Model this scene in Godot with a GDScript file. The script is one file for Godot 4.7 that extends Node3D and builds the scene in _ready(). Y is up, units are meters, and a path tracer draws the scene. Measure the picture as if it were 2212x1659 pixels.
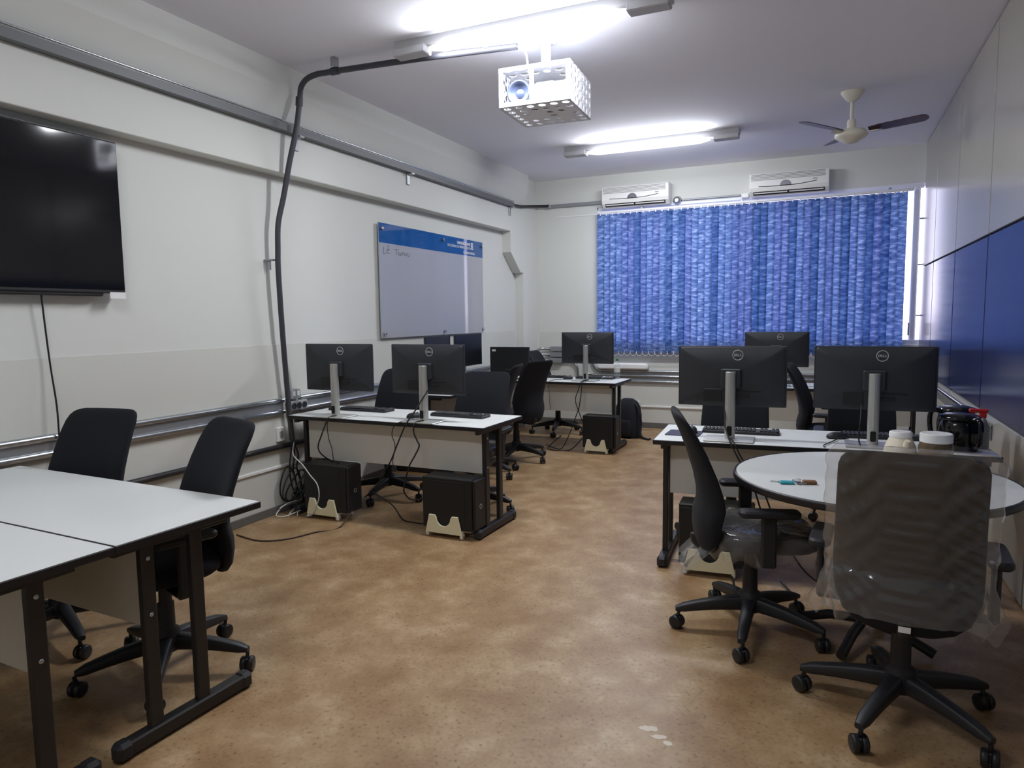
extends Node3D
# A computer classroom: x to the right along the window wall, -z into the room, y up, metres.

var M := {}
var used := {}
var shared := {}
var rng := RandomNumberGenerator.new()

# ------------------------------------------------------------------ geometry collector
class Geo:
	var v := PackedVector3Array()
	var n := PackedVector3Array()
	var t := PackedVector2Array()
	var x := Transform3D()   # applied to everything that is added

	func tri(a: Vector3, b: Vector3, c: Vector3, na: Vector3, nb: Vector3, nc: Vector3, ua := Vector2(), ub := Vector2(), uc := Vector2()) -> void:
		a = x * a
		b = x * b
		c = x * c
		var m := x.basis
		na = (m * na).normalized()
		nb = (m * nb).normalized()
		nc = (m * nc).normalized()
		if (b - a).cross(c - a).dot(na + nb + nc) > 0.0:
			v.append_array(PackedVector3Array([a, c, b]))
			n.append_array(PackedVector3Array([na, nc, nb]))
			t.append_array(PackedVector2Array([ua, uc, ub]))
		else:
			v.append_array(PackedVector3Array([a, b, c]))
			n.append_array(PackedVector3Array([na, nb, nc]))
			t.append_array(PackedVector2Array([ua, ub, uc]))

	func flat(a: Vector3, b: Vector3, c: Vector3, d: Vector3, out: Vector3, uv := Rect2(0, 0, 1, 1)) -> void:
		var m := (b - a).cross(c - a)
		if m.length_squared() < 1e-14:
			m = (c - a).cross(d - a)
		m = m.normalized()
		if m.dot(out) < 0.0:
			m = -m
		var p := uv.position
		var e := uv.end
		tri(a, b, c, m, m, m, p, Vector2(e.x, p.y), e)
		tri(a, c, d, m, m, m, p, e, Vector2(p.x, e.y))

	func box(c: Vector3, s: Vector3, bev := 0.0) -> void:
		var h := s * 0.5
		var b: float = minf(bev, minf(h.x, minf(h.y, h.z)) * 0.9)
		for ax in 3:
			var u := (ax + 1) % 3
			var w := (ax + 2) % 3
			for sg in [-1.0, 1.0]:
				var o := Vector3()
				o[ax] = sg
				var q := []
				for k in [[-1, -1], [1, -1], [1, 1], [-1, 1]]:
					var p := c
					p[ax] += sg * h[ax]
					p[u] += k[0] * (h[u] - b)
					p[w] += k[1] * (h[w] - b)
					q.append(p)
				flat(q[0], q[1], q[2], q[3], o)
				if b > 0.0:
					for sg2 in [-1.0, 1.0]:
						var q2 := []
						var o2 := Vector3()
						o2[ax] = sg
						o2[u] = sg2
						for k in [-1.0, 1.0]:
							var p1 := c
							p1[ax] += sg * h[ax]
							p1[u] += sg2 * (h[u] - b)
							p1[w] += k * (h[w] - b)
							var p2 := c
							p2[ax] += sg * (h[ax] - b)
							p2[u] += sg2 * h[u]
							p2[w] += k * (h[w] - b)
							if k < 0:
								q2.append_array([p1, p2])
							else:
								q2.append_array([p2, p1])
						flat(q2[0], q2[1], q2[2], q2[3], o2)
		if b > 0.0:
			for sx in [-1.0, 1.0]:
				for sy in [-1.0, 1.0]:
					for sz in [-1.0, 1.0]:
						var g := Vector3(sx, sy, sz)
						var m := g.normalized()
						tri(c + g * Vector3(h.x, h.y - b, h.z - b), c + g * Vector3(h.x - b, h.y, h.z - b), c + g * Vector3(h.x - b, h.y - b, h.z), m, m, m)

	# rows of points joined into a smooth skin; cols closed into rings if closed
	func grid(rows: Array, closed := true, caps := true) -> void:
		var R := rows.size()
		var C: int = rows[0].size()
		var nm := []
		var mid := Vector3()
		for r in R:
			var a := PackedVector3Array()
			a.resize(C)
			nm.append(a)
			for p in rows[r]:
				mid += p
		mid /= float(R * C)
		var last := C if closed else C - 1
		var facing := 0.0
		for r in R - 1:
			for c in last:
				var d := (c + 1) % C
				var f: Vector3 = (rows[r][d] - rows[r][c]).cross(rows[r + 1][c] - rows[r][c]) + (rows[r + 1][c] - rows[r + 1][d]).cross(rows[r][d] - rows[r + 1][d])
				nm[r][c] += f
				nm[r][d] += f
				nm[r + 1][c] += f
				nm[r + 1][d] += f
				var ctr := Vector3()
				for p in rows[r]:
					ctr += p
				facing += f.dot(rows[r][c] - (ctr / C if closed else mid))
		var sg := -1.0 if facing < 0.0 and closed else 1.0
		for r in R - 1:
			for c in last:
				var d := (c + 1) % C
				var u0 := float(c) / last
				var u1 := float(c + 1) / last
				var v0 := float(r) / (R - 1)
				var v1 := float(r + 1) / (R - 1)
				var g: Vector3 = (rows[r][d] - rows[r][c]).cross(rows[r + 1][c] - rows[r][c])
				if (rows[r][d] - rows[r][c]).length_squared() > 1e-14:
					tri(rows[r][c], rows[r][d], rows[r + 1][d], nm[r][c] * sg, nm[r][d] * sg, nm[r + 1][d] * sg, Vector2(u0, v0), Vector2(u1, v0), Vector2(u1, v1))
				if (rows[r + 1][d] - rows[r + 1][c]).length_squared() > 1e-14:
					tri(rows[r][c], rows[r + 1][d], rows[r + 1][c], nm[r][c] * sg, nm[r + 1][d] * sg, nm[r + 1][c] * sg, Vector2(u0, v0), Vector2(u1, v1), Vector2(u0, v1))
		if closed and caps:
			for e in [0, R - 1]:
				var ctr := Vector3()
				for p in rows[e]:
					ctr += p
				ctr /= C
				var other := Vector3()
				for p in rows[1 if e == 0 else R - 2]:
					other += p
				var o := (ctr - other / C).normalized()
				if o == Vector3():
					continue
				for c in C:
					if (rows[e][c] - ctr).length_squared() > 1e-12:
						var fn: Vector3 = (rows[e][c] - ctr).cross(rows[e][(c + 1) % C] - ctr)
						if fn.dot(o) < 0:
							fn = -fn
						tri(ctr, rows[e][c], rows[e][(c + 1) % C], fn, fn, fn)

	func tube(pts: Array, r: float, sides := 8, caps := true, r2 := -1.0) -> void:
		var rows := []
		var up := Vector3.UP
		var K := pts.size()
		var prev := Vector3()
		for i in K:
			var d: Vector3 = (pts[mini(i + 1, K - 1)] - pts[maxi(i - 1, 0)]).normalized()
			if i == 0:
				up = Vector3.RIGHT if absf(d.y) > 0.9 else Vector3.UP
				prev = up
			var s := d.cross(prev).normalized()
			if s.length_squared() < 0.5:
				s = d.cross(Vector3(0.3, 0.2, 0.9)).normalized()
			var q := s.cross(d).normalized()
			prev = q
			var rr := r if r2 < 0 else lerpf(r, r2, float(i) / (K - 1))
			var row := PackedVector3Array()
			for k in sides:
				var a := TAU * k / sides
				row.append(pts[i] + (s * cos(a) + q * sin(a)) * rr)
			rows.append(row)
		grid(rows, true, caps)

	# profile: [radius, height] pairs, turned round the y axis at c
	func lathe(c: Vector3, prof: Array, sides := 24, caps := true) -> void:
		var rows := []
		for p in prof:
			var row := PackedVector3Array()
			for k in sides:
				var a := TAU * k / sides
				row.append(c + Vector3(p[0] * cos(a), p[1], p[0] * sin(a)))
			rows.append(row)
		grid(rows, true, caps)

	# polygon in x,y pushed along z from z0 to z1, with a small chamfer
	func prism(poly: PackedVector2Array, z0: float, z1: float, bev := 0.0) -> void:
		var P := poly
		if Geometry2D.is_polygon_clockwise(P):
			P.reverse()
		var K := P.size()
		var inn := PackedVector2Array()
		for i in K:
			var a := (P[i] - P[(i + K - 1) % K]).normalized()
			var b := (P[(i + 1) % K] - P[i]).normalized()
			var na := Vector2(-a.y, a.x)
			var nb := Vector2(-b.y, b.x)
			var m := na + nb
			inn.append(P[i] + m * (bev / maxf(0.3, m.dot(na))))
		var zs := [z0, z0 + bev, z1 - bev, z1] if bev > 0.0 else [z0, z1]
		var face := inn if bev > 0.0 else P
		var idx := Geometry2D.triangulate_polygon(face)
		for e in [[z0, Vector3(0, 0, -1)], [z1, Vector3(0, 0, 1)]]:
			for k in range(0, idx.size(), 3):
				var q := []
				for j in 3:
					q.append(Vector3(face[idx[k + j]].x, face[idx[k + j]].y, e[0]))
				tri(q[0], q[1], q[2], e[1], e[1], e[1], face[idx[k]], face[idx[k + 1]], face[idx[k + 2]])
		for s in zs.size() - 1:
			var A := inn if bev > 0.0 and s == 0 else P
			var B := inn if bev > 0.0 and s == 2 else P
			for i in K:
				var j := (i + 1) % K
				var e := P[j] - P[i]
				var o := Vector3(e.y, -e.x, 0).normalized() + Vector3(0, 0, (s - 1) * 1.0 if bev > 0 else 0.0)
				flat(Vector3(A[i].x, A[i].y, zs[s]), Vector3(A[j].x, A[j].y, zs[s]), Vector3(B[j].x, B[j].y, zs[s + 1]), Vector3(B[i].x, B[i].y, zs[s + 1]), o)

	# sheet w x h (x,y) of thickness d (z), cells nx x ny each with a round hole unless skipped
	func holes(w: float, h: float, nx: int, ny: int, r: float, d: float, solid := []) -> void:
		var cw := w / nx
		var ch := h / ny
		var S := 16
		for i in nx:
			for j in ny:
				var c := Vector3(-w / 2 + cw * (i + 0.5), -h / 2 + ch * (j + 0.5), 0)
				if Vector2i(i, j) in solid:
					for s in [-1.0, 1.0]:
						flat(c + Vector3(-cw / 2, -ch / 2, s * d / 2), c + Vector3(cw / 2, -ch / 2, s * d / 2), c + Vector3(cw / 2, ch / 2, s * d / 2), c + Vector3(-cw / 2, ch / 2, s * d / 2), Vector3(0, 0, s))
					continue
				for k in S:
					var q := []
					for e in 2:
						var a := TAU * (k + e) / S
						var u := Vector3(cos(a), sin(a), 0)
						var f := minf(cw / 2 / maxf(absf(u.x), 1e-6), ch / 2 / maxf(absf(u.y), 1e-6))
						q.append_array([c + u * r, c + u * f, u])
					for s in [-1.0, 1.0]:
						var z := Vector3(0, 0, s * d / 2)
						flat(q[0] + z, q[1] + z, q[4] + z, q[3] + z, Vector3(0, 0, s))
					var zz := Vector3(0, 0, d / 2)
					flat(q[0] - zz, q[3] - zz, q[3] + zz, q[0] + zz, -q[2])
		for s in [-1.0, 1.0]:
			box(Vector3(s * (w / 2), 0, 0), Vector3(d, h + d, d))
			box(Vector3(0, s * (h / 2), 0), Vector3(w + d, d, d))

	func text(s: String, size: float, depth: float, at: Transform3D, bold := true) -> void:
		var tm := TextMesh.new()
		var f := SystemFont.new()
		f.font_names = PackedStringArray(["Droid Sans"])
		f.font_weight = 700 if bold else 400
		tm.font = f
		tm.text = s
		tm.font_size = 64
		tm.pixel_size = size / 46.0
		tm.depth = depth
		tm.curve_step = 2.0
		for sf in tm.get_surface_count():
			var a := tm.surface_get_arrays(sf)
			var vs: PackedVector3Array = a[Mesh.ARRAY_VERTEX]
			var ns: PackedVector3Array = a[Mesh.ARRAY_NORMAL]
			var ix: PackedInt32Array = a[Mesh.ARRAY_INDEX] if a[Mesh.ARRAY_INDEX] != null else PackedInt32Array(range(vs.size()))
			for k in range(0, ix.size(), 3):
				tri(at * vs[ix[k]], at * vs[ix[k + 1]], at * vs[ix[k + 2]], at.basis * ns[ix[k]], at.basis * ns[ix[k + 1]], at.basis * ns[ix[k + 2]])

	func mesh() -> ArrayMesh:
		var a := []
		a.resize(Mesh.ARRAY_MAX)
		a[Mesh.ARRAY_VERTEX] = v
		a[Mesh.ARRAY_NORMAL] = n
		a[Mesh.ARRAY_TEX_UV] = t
		var m := ArrayMesh.new()
		m.add_surface_from_arrays(Mesh.PRIMITIVE_TRIANGLES, a)
		return m

# ------------------------------------------------------------------ helpers
func V(a := 0.0, b := 0.0, c := 0.0) -> Vector3:
	return Vector3(a, b, c)

func curve(pts: Array, step := 6) -> Array:
	var out := []
	var K := pts.size()
	for i in K - 1:
		var a: Vector3 = pts[maxi(i - 1, 0)]
		var b: Vector3 = pts[i]
		var c: Vector3 = pts[i + 1]
		var d: Vector3 = pts[mini(i + 2, K - 1)]
		for k in step:
			out.append(b.cubic_interpolate(c, a, d, float(k) / step))
	out.append(pts[K - 1])
	return out

func rrect(w: float, h: float, r: float, seg := 5) -> PackedVector2Array:
	var p := PackedVector2Array()
	for q in 4:
		var cx := (w / 2 - r) * (1 if q == 0 or q == 3 else -1)
		var cy := (h / 2 - r) * (1 if q < 2 else -1)
		for k in seg + 1:
			var a := PI / 2 * (q + float(k) / seg)
			p.append(Vector2(cx + r * cos(a), cy + r * sin(a)))
	return p

func numbered(called: String) -> String:
	if not used.has(called):
		used[called] = 0
		return called
	used[called] += 1
	return "%s_%03d" % [called, used[called]]

func tag(o: Node3D, label: String, category: String, group := "") -> void:
	o.set_meta("label", label)
	o.set_meta("category", category)
	if group:
		o.set_meta("group", group)

func thing(called: String, label: String, category: String, at := Vector3(), turn := 0.0, group := "") -> Node3D:
	var o := Node3D.new()
	o.name = numbered(called)
	add_child(o)
	o.position = at
	o.rotation_degrees.y = turn
	tag(o, label, category, group)
	return o

func part(called: String, m, material: Material, parent: Node3D, at := Vector3(), rot := Vector3(), label := "") -> MeshInstance3D:
	var o := MeshInstance3D.new()
	o.mesh = m.mesh() if m is Geo else m
	o.material_override = material
	var nm := called
	var k := 0
	while parent.has_node(nm):
		k += 1
		nm = "%s_%03d" % [called, k]
	o.name = nm
	parent.add_child(o)
	o.position = at
	o.rotation_degrees = rot
	if label:
		o.set_meta("label", label)
	return o

func single(called: String, m, material: Material, label: String, category: String, group := "") -> MeshInstance3D:
	var o := MeshInstance3D.new()
	o.mesh = m.mesh() if m is Geo else m
	o.material_override = material
	o.name = numbered(called)
	add_child(o)
	tag(o, label, category, group)
	return o

func struct(called: String, m, material: Material, label := "") -> MeshInstance3D:
	var o := MeshInstance3D.new()
	o.mesh = m.mesh() if m is Geo else m
	o.material_override = material
	o.name = called
	add_child(o)
	o.set_meta("kind", "structure")
	if label:
		o.set_meta("label", label)
	return o

func mat(called: String, c: Color, rough := 0.6, metal := 0.0, spec := 0.5) -> StandardMaterial3D:
	var m := StandardMaterial3D.new()
	m.resource_name = called
	m.albedo_color = c
	m.roughness = rough
	m.metallic = metal
	m.metallic_specular = spec
	M[called] = m
	return m

func noise_tex(size: int, freq: float, oct: int, ramp: Array, sd: int, kind := FastNoiseLite.TYPE_SIMPLEX_SMOOTH, normal := 0.0) -> NoiseTexture2D:
	var f := FastNoiseLite.new()
	f.noise_type = kind
	f.seed = sd
	f.frequency = freq
	f.fractal_octaves = oct
	var t := NoiseTexture2D.new()
	t.width = size
	t.height = size
	t.seamless = true
	t.noise = f
	if normal > 0.0:
		t.as_normal_map = true
		t.bump_strength = normal
	if ramp.size():
		var g := Gradient.new()
		var off := PackedFloat32Array()
		var col := PackedColorArray()
		for r in ramp:
			off.append(r[0])
			col.append(r[1])
		g.offsets = off
		g.colors = col
		t.color_ramp = g
	return t

# ------------------------------------------------------------------ the scene
func _ready() -> void:
	rng.seed = 7
	# camera
	var cam := Camera3D.new()
	cam.name = "camera"
	add_child(cam)
	cam.position = V(0, 1.47, 0)
	cam.rotation_degrees = V(-5.57, 24.48, -0.746)
	cam.fov = 57.75
	cam.near = 0.05
	cam.current = true
	# sky and exposure
	var sky := ProceduralSkyMaterial.new()
	sky.sky_top_color = Color(0.80, 0.82, 1.0)
	sky.sky_horizon_color = Color(0.94, 0.92, 1.0)
	sky.ground_horizon_color = Color(0.90, 0.88, 0.97)
	sky.ground_bottom_color = Color(0.45, 0.44, 0.48)
	sky.energy_multiplier = 4.5
	var env := Environment.new()
	env.background_mode = Environment.BG_SKY
	env.sky = Sky.new()
	env.sky.sky_material = sky
	env.tonemap_mode = Environment.TONE_MAPPER_LINEAR
	env.tonemap_exposure = 0.92
	env.sdfgi_enabled = true
	env.ssao_enabled = true
	env.ssil_enabled = true
	var we := WorldEnvironment.new()
	we.name = "environment"
	we.environment = env
	add_child(we)
	materials()
	# the two ceiling lamps light the room (built first, with their own lights)
	ceiling_lamp(-4.02, "long ceiling tube lamp nearest the projector, shining white")
	ceiling_lamp(-7.25, "long ceiling tube lamp farther off, in front of the air conditioners")
	ceiling_lamp(-0.8, "long ceiling tube lamp over the nearest desks, above the picture's upper edge", 0.55)
	room()
	window()
	ceiling_things()
	wall_things()
	desks()
	chairs()
	desk_things()
	cables()

func materials() -> void:
	mat("wall_paint", Color8(216, 218, 213), 0.75)
	mat("dado_paint", Color8(209, 210, 203), 0.6)
	mat("ceiling_paint", Color8(242, 243, 252), 0.9)
	mat("desk_white", Color8(212, 215, 213), 0.48, 0.0, 0.38)
	mat("panel_grey", Color8(208, 206, 198), 0.6)
	mat("black_edge", Color8(28, 25, 28), 0.45)
	mat("black_metal", Color8(34, 32, 34), 0.42)
	mat("black_plastic", Color8(34, 35, 40), 0.5)
	mat("tower_black", Color8(20, 22, 25), 0.5)
	mat("caster_black", Color8(30, 31, 34), 0.4)
	var fab := mat("chair_fabric", Color8(17, 19, 26), 0.95)
	fab.rim_enabled = true
	fab.rim = 0.1
	fab.heightmap_enabled = true
	fab.heightmap_scale = 0.03
	fab.heightmap_texture = noise_tex(256, 0.12, 2, [], 31)
	fab.uv1_triplanar = true
	fab.uv1_scale = V(9, 9, 9)
	mat("monitor_black", Color8(46, 49, 55), 0.48)
	mat("monitor_recess", Color8(26, 27, 31), 0.5)
	mat("screen_black", Color8(16, 17, 22), 0.07)
	mat("monitor_screen", Color8(20, 21, 26), 0.32)
	mat("silver", Color8(190, 190, 186), 0.38, 0.55)
	mat("logo", Color8(205, 208, 212), 0.3, 0.3)
	mat("galvanised", Color8(178, 182, 186), 0.26, 0.9)
	mat("steel_painted_shade", Color8(112, 114, 116), 0.55, 0.3)  # tray side: dim reflection of the room put into a darker, duller steel colour
	mat("galvanised_dull", Color8(165, 168, 172), 0.45, 0.75)
	mat("white_plastic", Color8(236, 236, 234), 0.4)
	mat("white_metal", Color8(234, 235, 242), 0.4)
	mat("cream_plastic", Color8(232, 226, 192), 0.55)
	mat("caster_white", Color8(228, 226, 220), 0.45)
	mat("dark_duct", Color8(60, 61, 68), 0.45)
	mat("dark_pipe", Color8(40, 38, 40), 0.5)
	mat("cable_black", Color8(22, 22, 24), 0.5)
	mat("cable_white", Color8(205, 208, 205), 0.5)
	mat("cable_green", Color8(46, 60, 50), 0.5)
	mat("cable_brown", Color8(62, 42, 30), 0.5)
	mat("panel_white", Color8(178, 175, 168), 0.2)
	mat("panel_blue", Color8(38, 50, 100), 0.16)
	mat("joint_dark", Color8(40, 40, 46), 0.7)
	mat("granite", Color8(118, 116, 112), 0.5)
	mat("socket_grey", Color8(150, 152, 152), 0.5)
	mat("intake_grey", Color8(120, 120, 122), 0.6)
	mat("hole_black", Color8(12, 12, 13), 0.7)
	mat("backpack", Color8(30, 32, 40), 0.9)
	mat("red", Color8(190, 30, 30), 0.4)
	mat("teal", Color8(50, 165, 180), 0.35)
	mat("brown_leather", Color8(120, 82, 48), 0.6)
	mat("key_metal", Color8(176, 174, 168), 0.3, 0.9)
	mat("ivory", Color8(232, 222, 200), 0.4)
	mat("jar_glass", Color8(96, 82, 62), 0.12)
	mat("kettle_black", Color8(14, 14, 16), 0.12)
	mat("green_cap", Color8(40, 130, 70), 0.4)
	mat("paper", Color8(235, 235, 235), 0.8)
	mat("mouse_pad", Color8(66, 66, 92), 0.9)
	mat("fan_wood", Color8(78, 58, 66), 0.3)
	mat("fan_white", Color8(228, 224, 210), 0.45)
	mat("board_glass", Color8(172, 174, 180), 0.04)
	mat("board_blue", Color8(24, 84, 150), 0.04)
	mat("marker", Color8(90, 92, 104), 0.6)
	mat("lens", Color8(74, 84, 112), 0.5)
	mat("chrome", Color8(200, 202, 206), 0.15, 1.0)
	mat("pale_patch", Color8(214, 200, 182), 0.5)
	mat("fluor_body", Color8(188, 188, 190), 0.5)
	var p := mat("clear_film", Color(0.80, 0.78, 0.76, 0.13), 0.1)
	p.transparency = BaseMaterial3D.TRANSPARENCY_ALPHA
	p.cull_mode = BaseMaterial3D.CULL_DISABLED
	p.metallic_specular = 0.5
	var g := mat("window_glass", Color(0.95, 0.97, 1.0, 0.04), 0.02)
	g.transparency = BaseMaterial3D.TRANSPARENCY_ALPHA
	var w := mat("bottle_pet", Color(0.85, 0.9, 0.95, 0.12), 0.05)
	w.transparency = BaseMaterial3D.TRANSPARENCY_ALPHA
	var lit := mat("tube_glow", Color(1, 1, 1), 0.4)
	lit.emission_enabled = true
	lit.emission = Color(0.97, 0.98, 1.0)
	lit.emission_energy_multiplier = 3.0
	# burnished concrete floor: broad warm mottling under a fine speckle
	var f := mat("floor_concrete", Color(0.96, 0.955, 0.94), 0.42)
	f.albedo_texture = noise_tex(1024, 0.009, 6, [[0.0, Color8(150, 116, 80)], [0.36, Color8(166, 134, 97)], [0.5, Color8(173, 143, 106)], [0.64, Color8(180, 151, 114)], [1.0, Color8(204, 180, 148)]], 11)
	f.albedo_texture.noise.fractal_gain = 0.62
	f.detail_enabled = true
	f.detail_blend_mode = BaseMaterial3D.BLEND_MODE_MUL
	f.detail_albedo = noise_tex(1024, 0.05, 4, [[0.0, Color8(150, 142, 136)], [0.14, Color8(196, 190, 186)], [0.24, Color8(240, 238, 236)], [0.6, Color8(250, 249, 248)], [1.0, Color8(255, 255, 255)]], 23)
	f.detail_uv_layer = BaseMaterial3D.DETAIL_UV_2
	f.uv1_triplanar = true
	f.uv1_world_triplanar = true
	f.uv1_scale = V(0.31, 0.31, 0.31)
	f.uv2_triplanar = true
	f.uv2_world_triplanar = true
	f.uv2_scale = V(0.83, 0.83, 0.83)
	f.roughness_texture = noise_tex(512, 0.02, 4, [[0.0, Color(0.75, 0.75, 0.75)], [1.0, Color(1, 1, 1)]], 41)
	f.roughness = 0.5
	# plaster relief on the walls
	for k in ["wall_paint", "dado_paint", "ceiling_paint"]:
		M[k].heightmap_enabled = true
		M[k].heightmap_scale = 0.03
		M[k].heightmap_texture = noise_tex(512, 0.03, 4, [], 5) if k == "wall_paint" else M["wall_paint"].heightmap_texture
		M[k].uv1_triplanar = true
		M[k].uv1_world_triplanar = true
		M[k].uv1_scale = V(0.7, 0.7, 0.7)
	M["granite"].albedo_texture = noise_tex(256, 0.15, 3, [[0.2, Color(0.55, 0.55, 0.55)], [0.8, Color(1.3, 1.3, 1.3)]], 3)
	M["granite"].uv1_triplanar = true
	M["granite"].uv1_scale = V(4, 4, 4)
	# crinkled translucent blind fabric in three tones, uneven daylight painted into its broad mottling
	var wisps_and_light := noise_tex(1024, 0.008, 7, [[0.0, Color8(60, 86, 138)], [0.36, Color8(88, 116, 170)], [0.52, Color8(106, 134, 188)], [0.7, Color8(138, 163, 210)], [1.0, Color8(214, 226, 250)]], 17)
	wisps_and_light.noise.fractal_gain = 0.62
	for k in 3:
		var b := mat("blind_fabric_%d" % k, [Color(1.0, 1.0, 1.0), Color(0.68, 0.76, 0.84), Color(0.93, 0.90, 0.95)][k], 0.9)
		b.albedo_texture = wisps_and_light
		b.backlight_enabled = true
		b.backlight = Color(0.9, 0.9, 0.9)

func ceiling_lamp(z: float, label: String, power := 1.0) -> void:
	var o := thing("ceiling_lamp", label, "ceiling light", V(-1.75, 3.265, z), 0, "ceiling tube lamps")
	var g := Geo.new()
	g.prism(PackedVector2Array([Vector2(-0.07, 0), Vector2(-0.06, -0.05), Vector2(0.06, -0.05), Vector2(0.07, 0)]), -0.9, 0.9, 0.003)
	part("housing", g, M["fluor_body"], o, V(0, -0.001, -0.07), V(0, 90, 0))
	for s in [-1.0, 1.0]:
		var e := Geo.new()
		e.box(V(s * 0.78, -0.075, -0.03), V(0.24, 0.05, 0.1), 0.006)
		part("end_cover", e, M["fluor_body"], o)
	var rows := []
	for i in 13:
		var u := float(i) / 12
		var x := lerpf(-0.63, 0.63, u)
		var k := sqrt(maxf(0.0, 1.0 - pow(absf(u * 2 - 1), 24.0)))
		var row := PackedVector3Array()
		for j in 16:
			var a := TAU * j / 16
			row.append(V(x, -0.085 + 0.032 * sin(a) * (0.35 + 0.65 * k), 0.04 * cos(a) * (0.35 + 0.65 * k)))
		rows.append(row)
	var t := Geo.new()
	t.grid(rows)
	part("lamp_tube", t, M["tube_glow"], o)
	# light of the tube: down and out to both sides
	for q in [[V(-90, 0, 0), V(0, -0.122, 0), 2.1], [V(-8, 0, 0), V(0, -0.085, -0.046), 0.75], [V(-8, 180, 0), V(0, -0.085, 0.046), 0.75]]:
		var l := AreaLight3D.new()
		l.name = "tube_light"
		o.add_child(l, true)
		l.position = q[1]
		l.rotation_degrees = q[0]
		l.area_size = Vector2(1.24, 0.07)
		l.light_color = Color(0.97, 0.98, 1.0)
		l.light_energy = q[2] * 2.1 * power
		l.area_range = 14.0
		l.shadow_enabled = true

func slab(called: String, a: Vector3, b: Vector3, m: Material, label := "") -> MeshInstance3D:
	var g := Geo.new()
	g.box((a + b) / 2, b - a)
	return struct(called, g, m, label)

func room() -> void:
	slab("floor", V(-3.95, -0.1, -9.2), V(1.1, 0, 1.75), M["floor_concrete"], "worn brown burnished concrete floor")
	slab("ceiling", V(-3.95, 3.265, -9.2), V(1.1, 3.4, 1.75), M["ceiling_paint"], "flat grey white painted ceiling")
	# left wall: thin upper part standing proud, column and haunch at the far end
	var wl := slab("wall_left", V(-3.95, 0, -9.2), V(-3.78, 3.265, 1.75), M["wall_paint"], "left wall with a recess under a ledge")
	var g := Geo.new()
	g.prism(PackedVector2Array([Vector2(-3.79, 2.90), Vector2(-3.66, 2.90), Vector2(-3.575, 3.085), Vector2(-3.575, 3.266), Vector2(-3.79, 3.266)]), -8.45, 1.7, 0.004)
	struct("trim_1", g, M["wall_paint"], "plastered beam along the left edge of the ceiling")
	g = Geo.new()
	g.box(V(-3.722, 2.715, -3.375), V(0.124, 0.372, 10.15), 0.004)
	struct("trim_2", g, M["wall_paint"], "proud strip of the left wall above the ledge")
	g = Geo.new()
	g.box(V(-3.725, 1.63, -8.69), V(0.13, 3.27, 0.48), 0.006)
	wl = struct("trim_3", g, M["wall_paint"], "column in the far left corner")
	g = Geo.new()
	g.x = Transform3D(Basis(Vector3.UP, PI / 2), V(-3.79, 0, 0))
	g.prism(PackedVector2Array([Vector2(8.06, 2.55), Vector2(8.06, 2.27), Vector2(8.36, 2.03), Vector2(8.46, 2.03), Vector2(8.46, 2.55)]), 0, 0.13, 0.003)
	part("haunch", g, M["wall_paint"], wl)
	wl = get_node("wall_left")
	g = Geo.new()
	g.box(V(-3.779, 0.645, -3.36), V(0.006, 1.27, 10.1))
	part("dado", g, M["dado_paint"], wl)
	g = Geo.new()
	g.box(V(-3.773, 0.03, -3.36), V(0.014, 0.06, 10.1), 0.003)
	struct("baseboard_left", g, M["granite"])
	# back wall round the window opening
	var wb := slab("wall_back", V(-3.78, 0, -9.08), V(1.0, 1.10, -8.9), M["wall_paint"], "far wall below and beside the window")
	for q in [[V(-3.78, 2.86, -9.08), V(1.0, 3.265, -8.9), "upper_wall"], [V(-3.78, 1.10, -9.08), V(-2.80, 2.86, -8.9), "side_wall"]]:
		g = Geo.new()
		g.box((q[0] + q[1]) / 2, q[1] - q[0])
		part(q[2], g, M["wall_paint"], wb)
	g = Geo.new()
	g.box(V(-1.36, 0.46, -8.898), V(4.5, 0.92, 0.006))
	g.box(V(-3.22, 1.09, -8.898), V(0.80, 0.32, 0.006))
	part("dado", g, M["dado_paint"], wb)
	g = Geo.new()
	g.box(V(-1.4, 0.035, -8.892), V(4.5, 0.07, 0.014), 0.003)
	struct("baseboard_back", g, M["granite"])
	slab("wall_front", V(-3.78, 0, 1.6), V(1.0, 3.265, 1.75), M["wall_paint"], "wall behind the camera")
	# right wall: partition of tall panels, white, blue, white, with dark joints
	var wr := slab("wall_right", V(0.925, 0, -8.83), V(1.05, 3.265, 1.65), M["joint_dark"], "tall partition of white and blue panels")
	var z := -8.84
	for k in 9:
		var z1: float = [-7.88, -6.60, -5.32, -4.04, -2.76, -1.48, -0.2, 1.08, 1.62][k]
		var w := z1 - z
		for r in [[0.01, 0.83, "panel_white"], [0.842, 1.935, "panel_blue"], [1.95, 3.255, "panel_white"]]:
			g = Geo.new()
			g.box(V(0.913, (r[0] + r[1]) / 2, (z + z1) / 2), V(0.026, r[1] - r[0], w - 0.024), 0.003)
			part("panel", g, M[r[2]], wr)
		g = Geo.new()
		g.box(V(0.916, 1.6325, z1), V(0.012, 3.25, 0.008))
		part("joint_strip", g, M["joint_dark"], wr)
		z = z1

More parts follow.
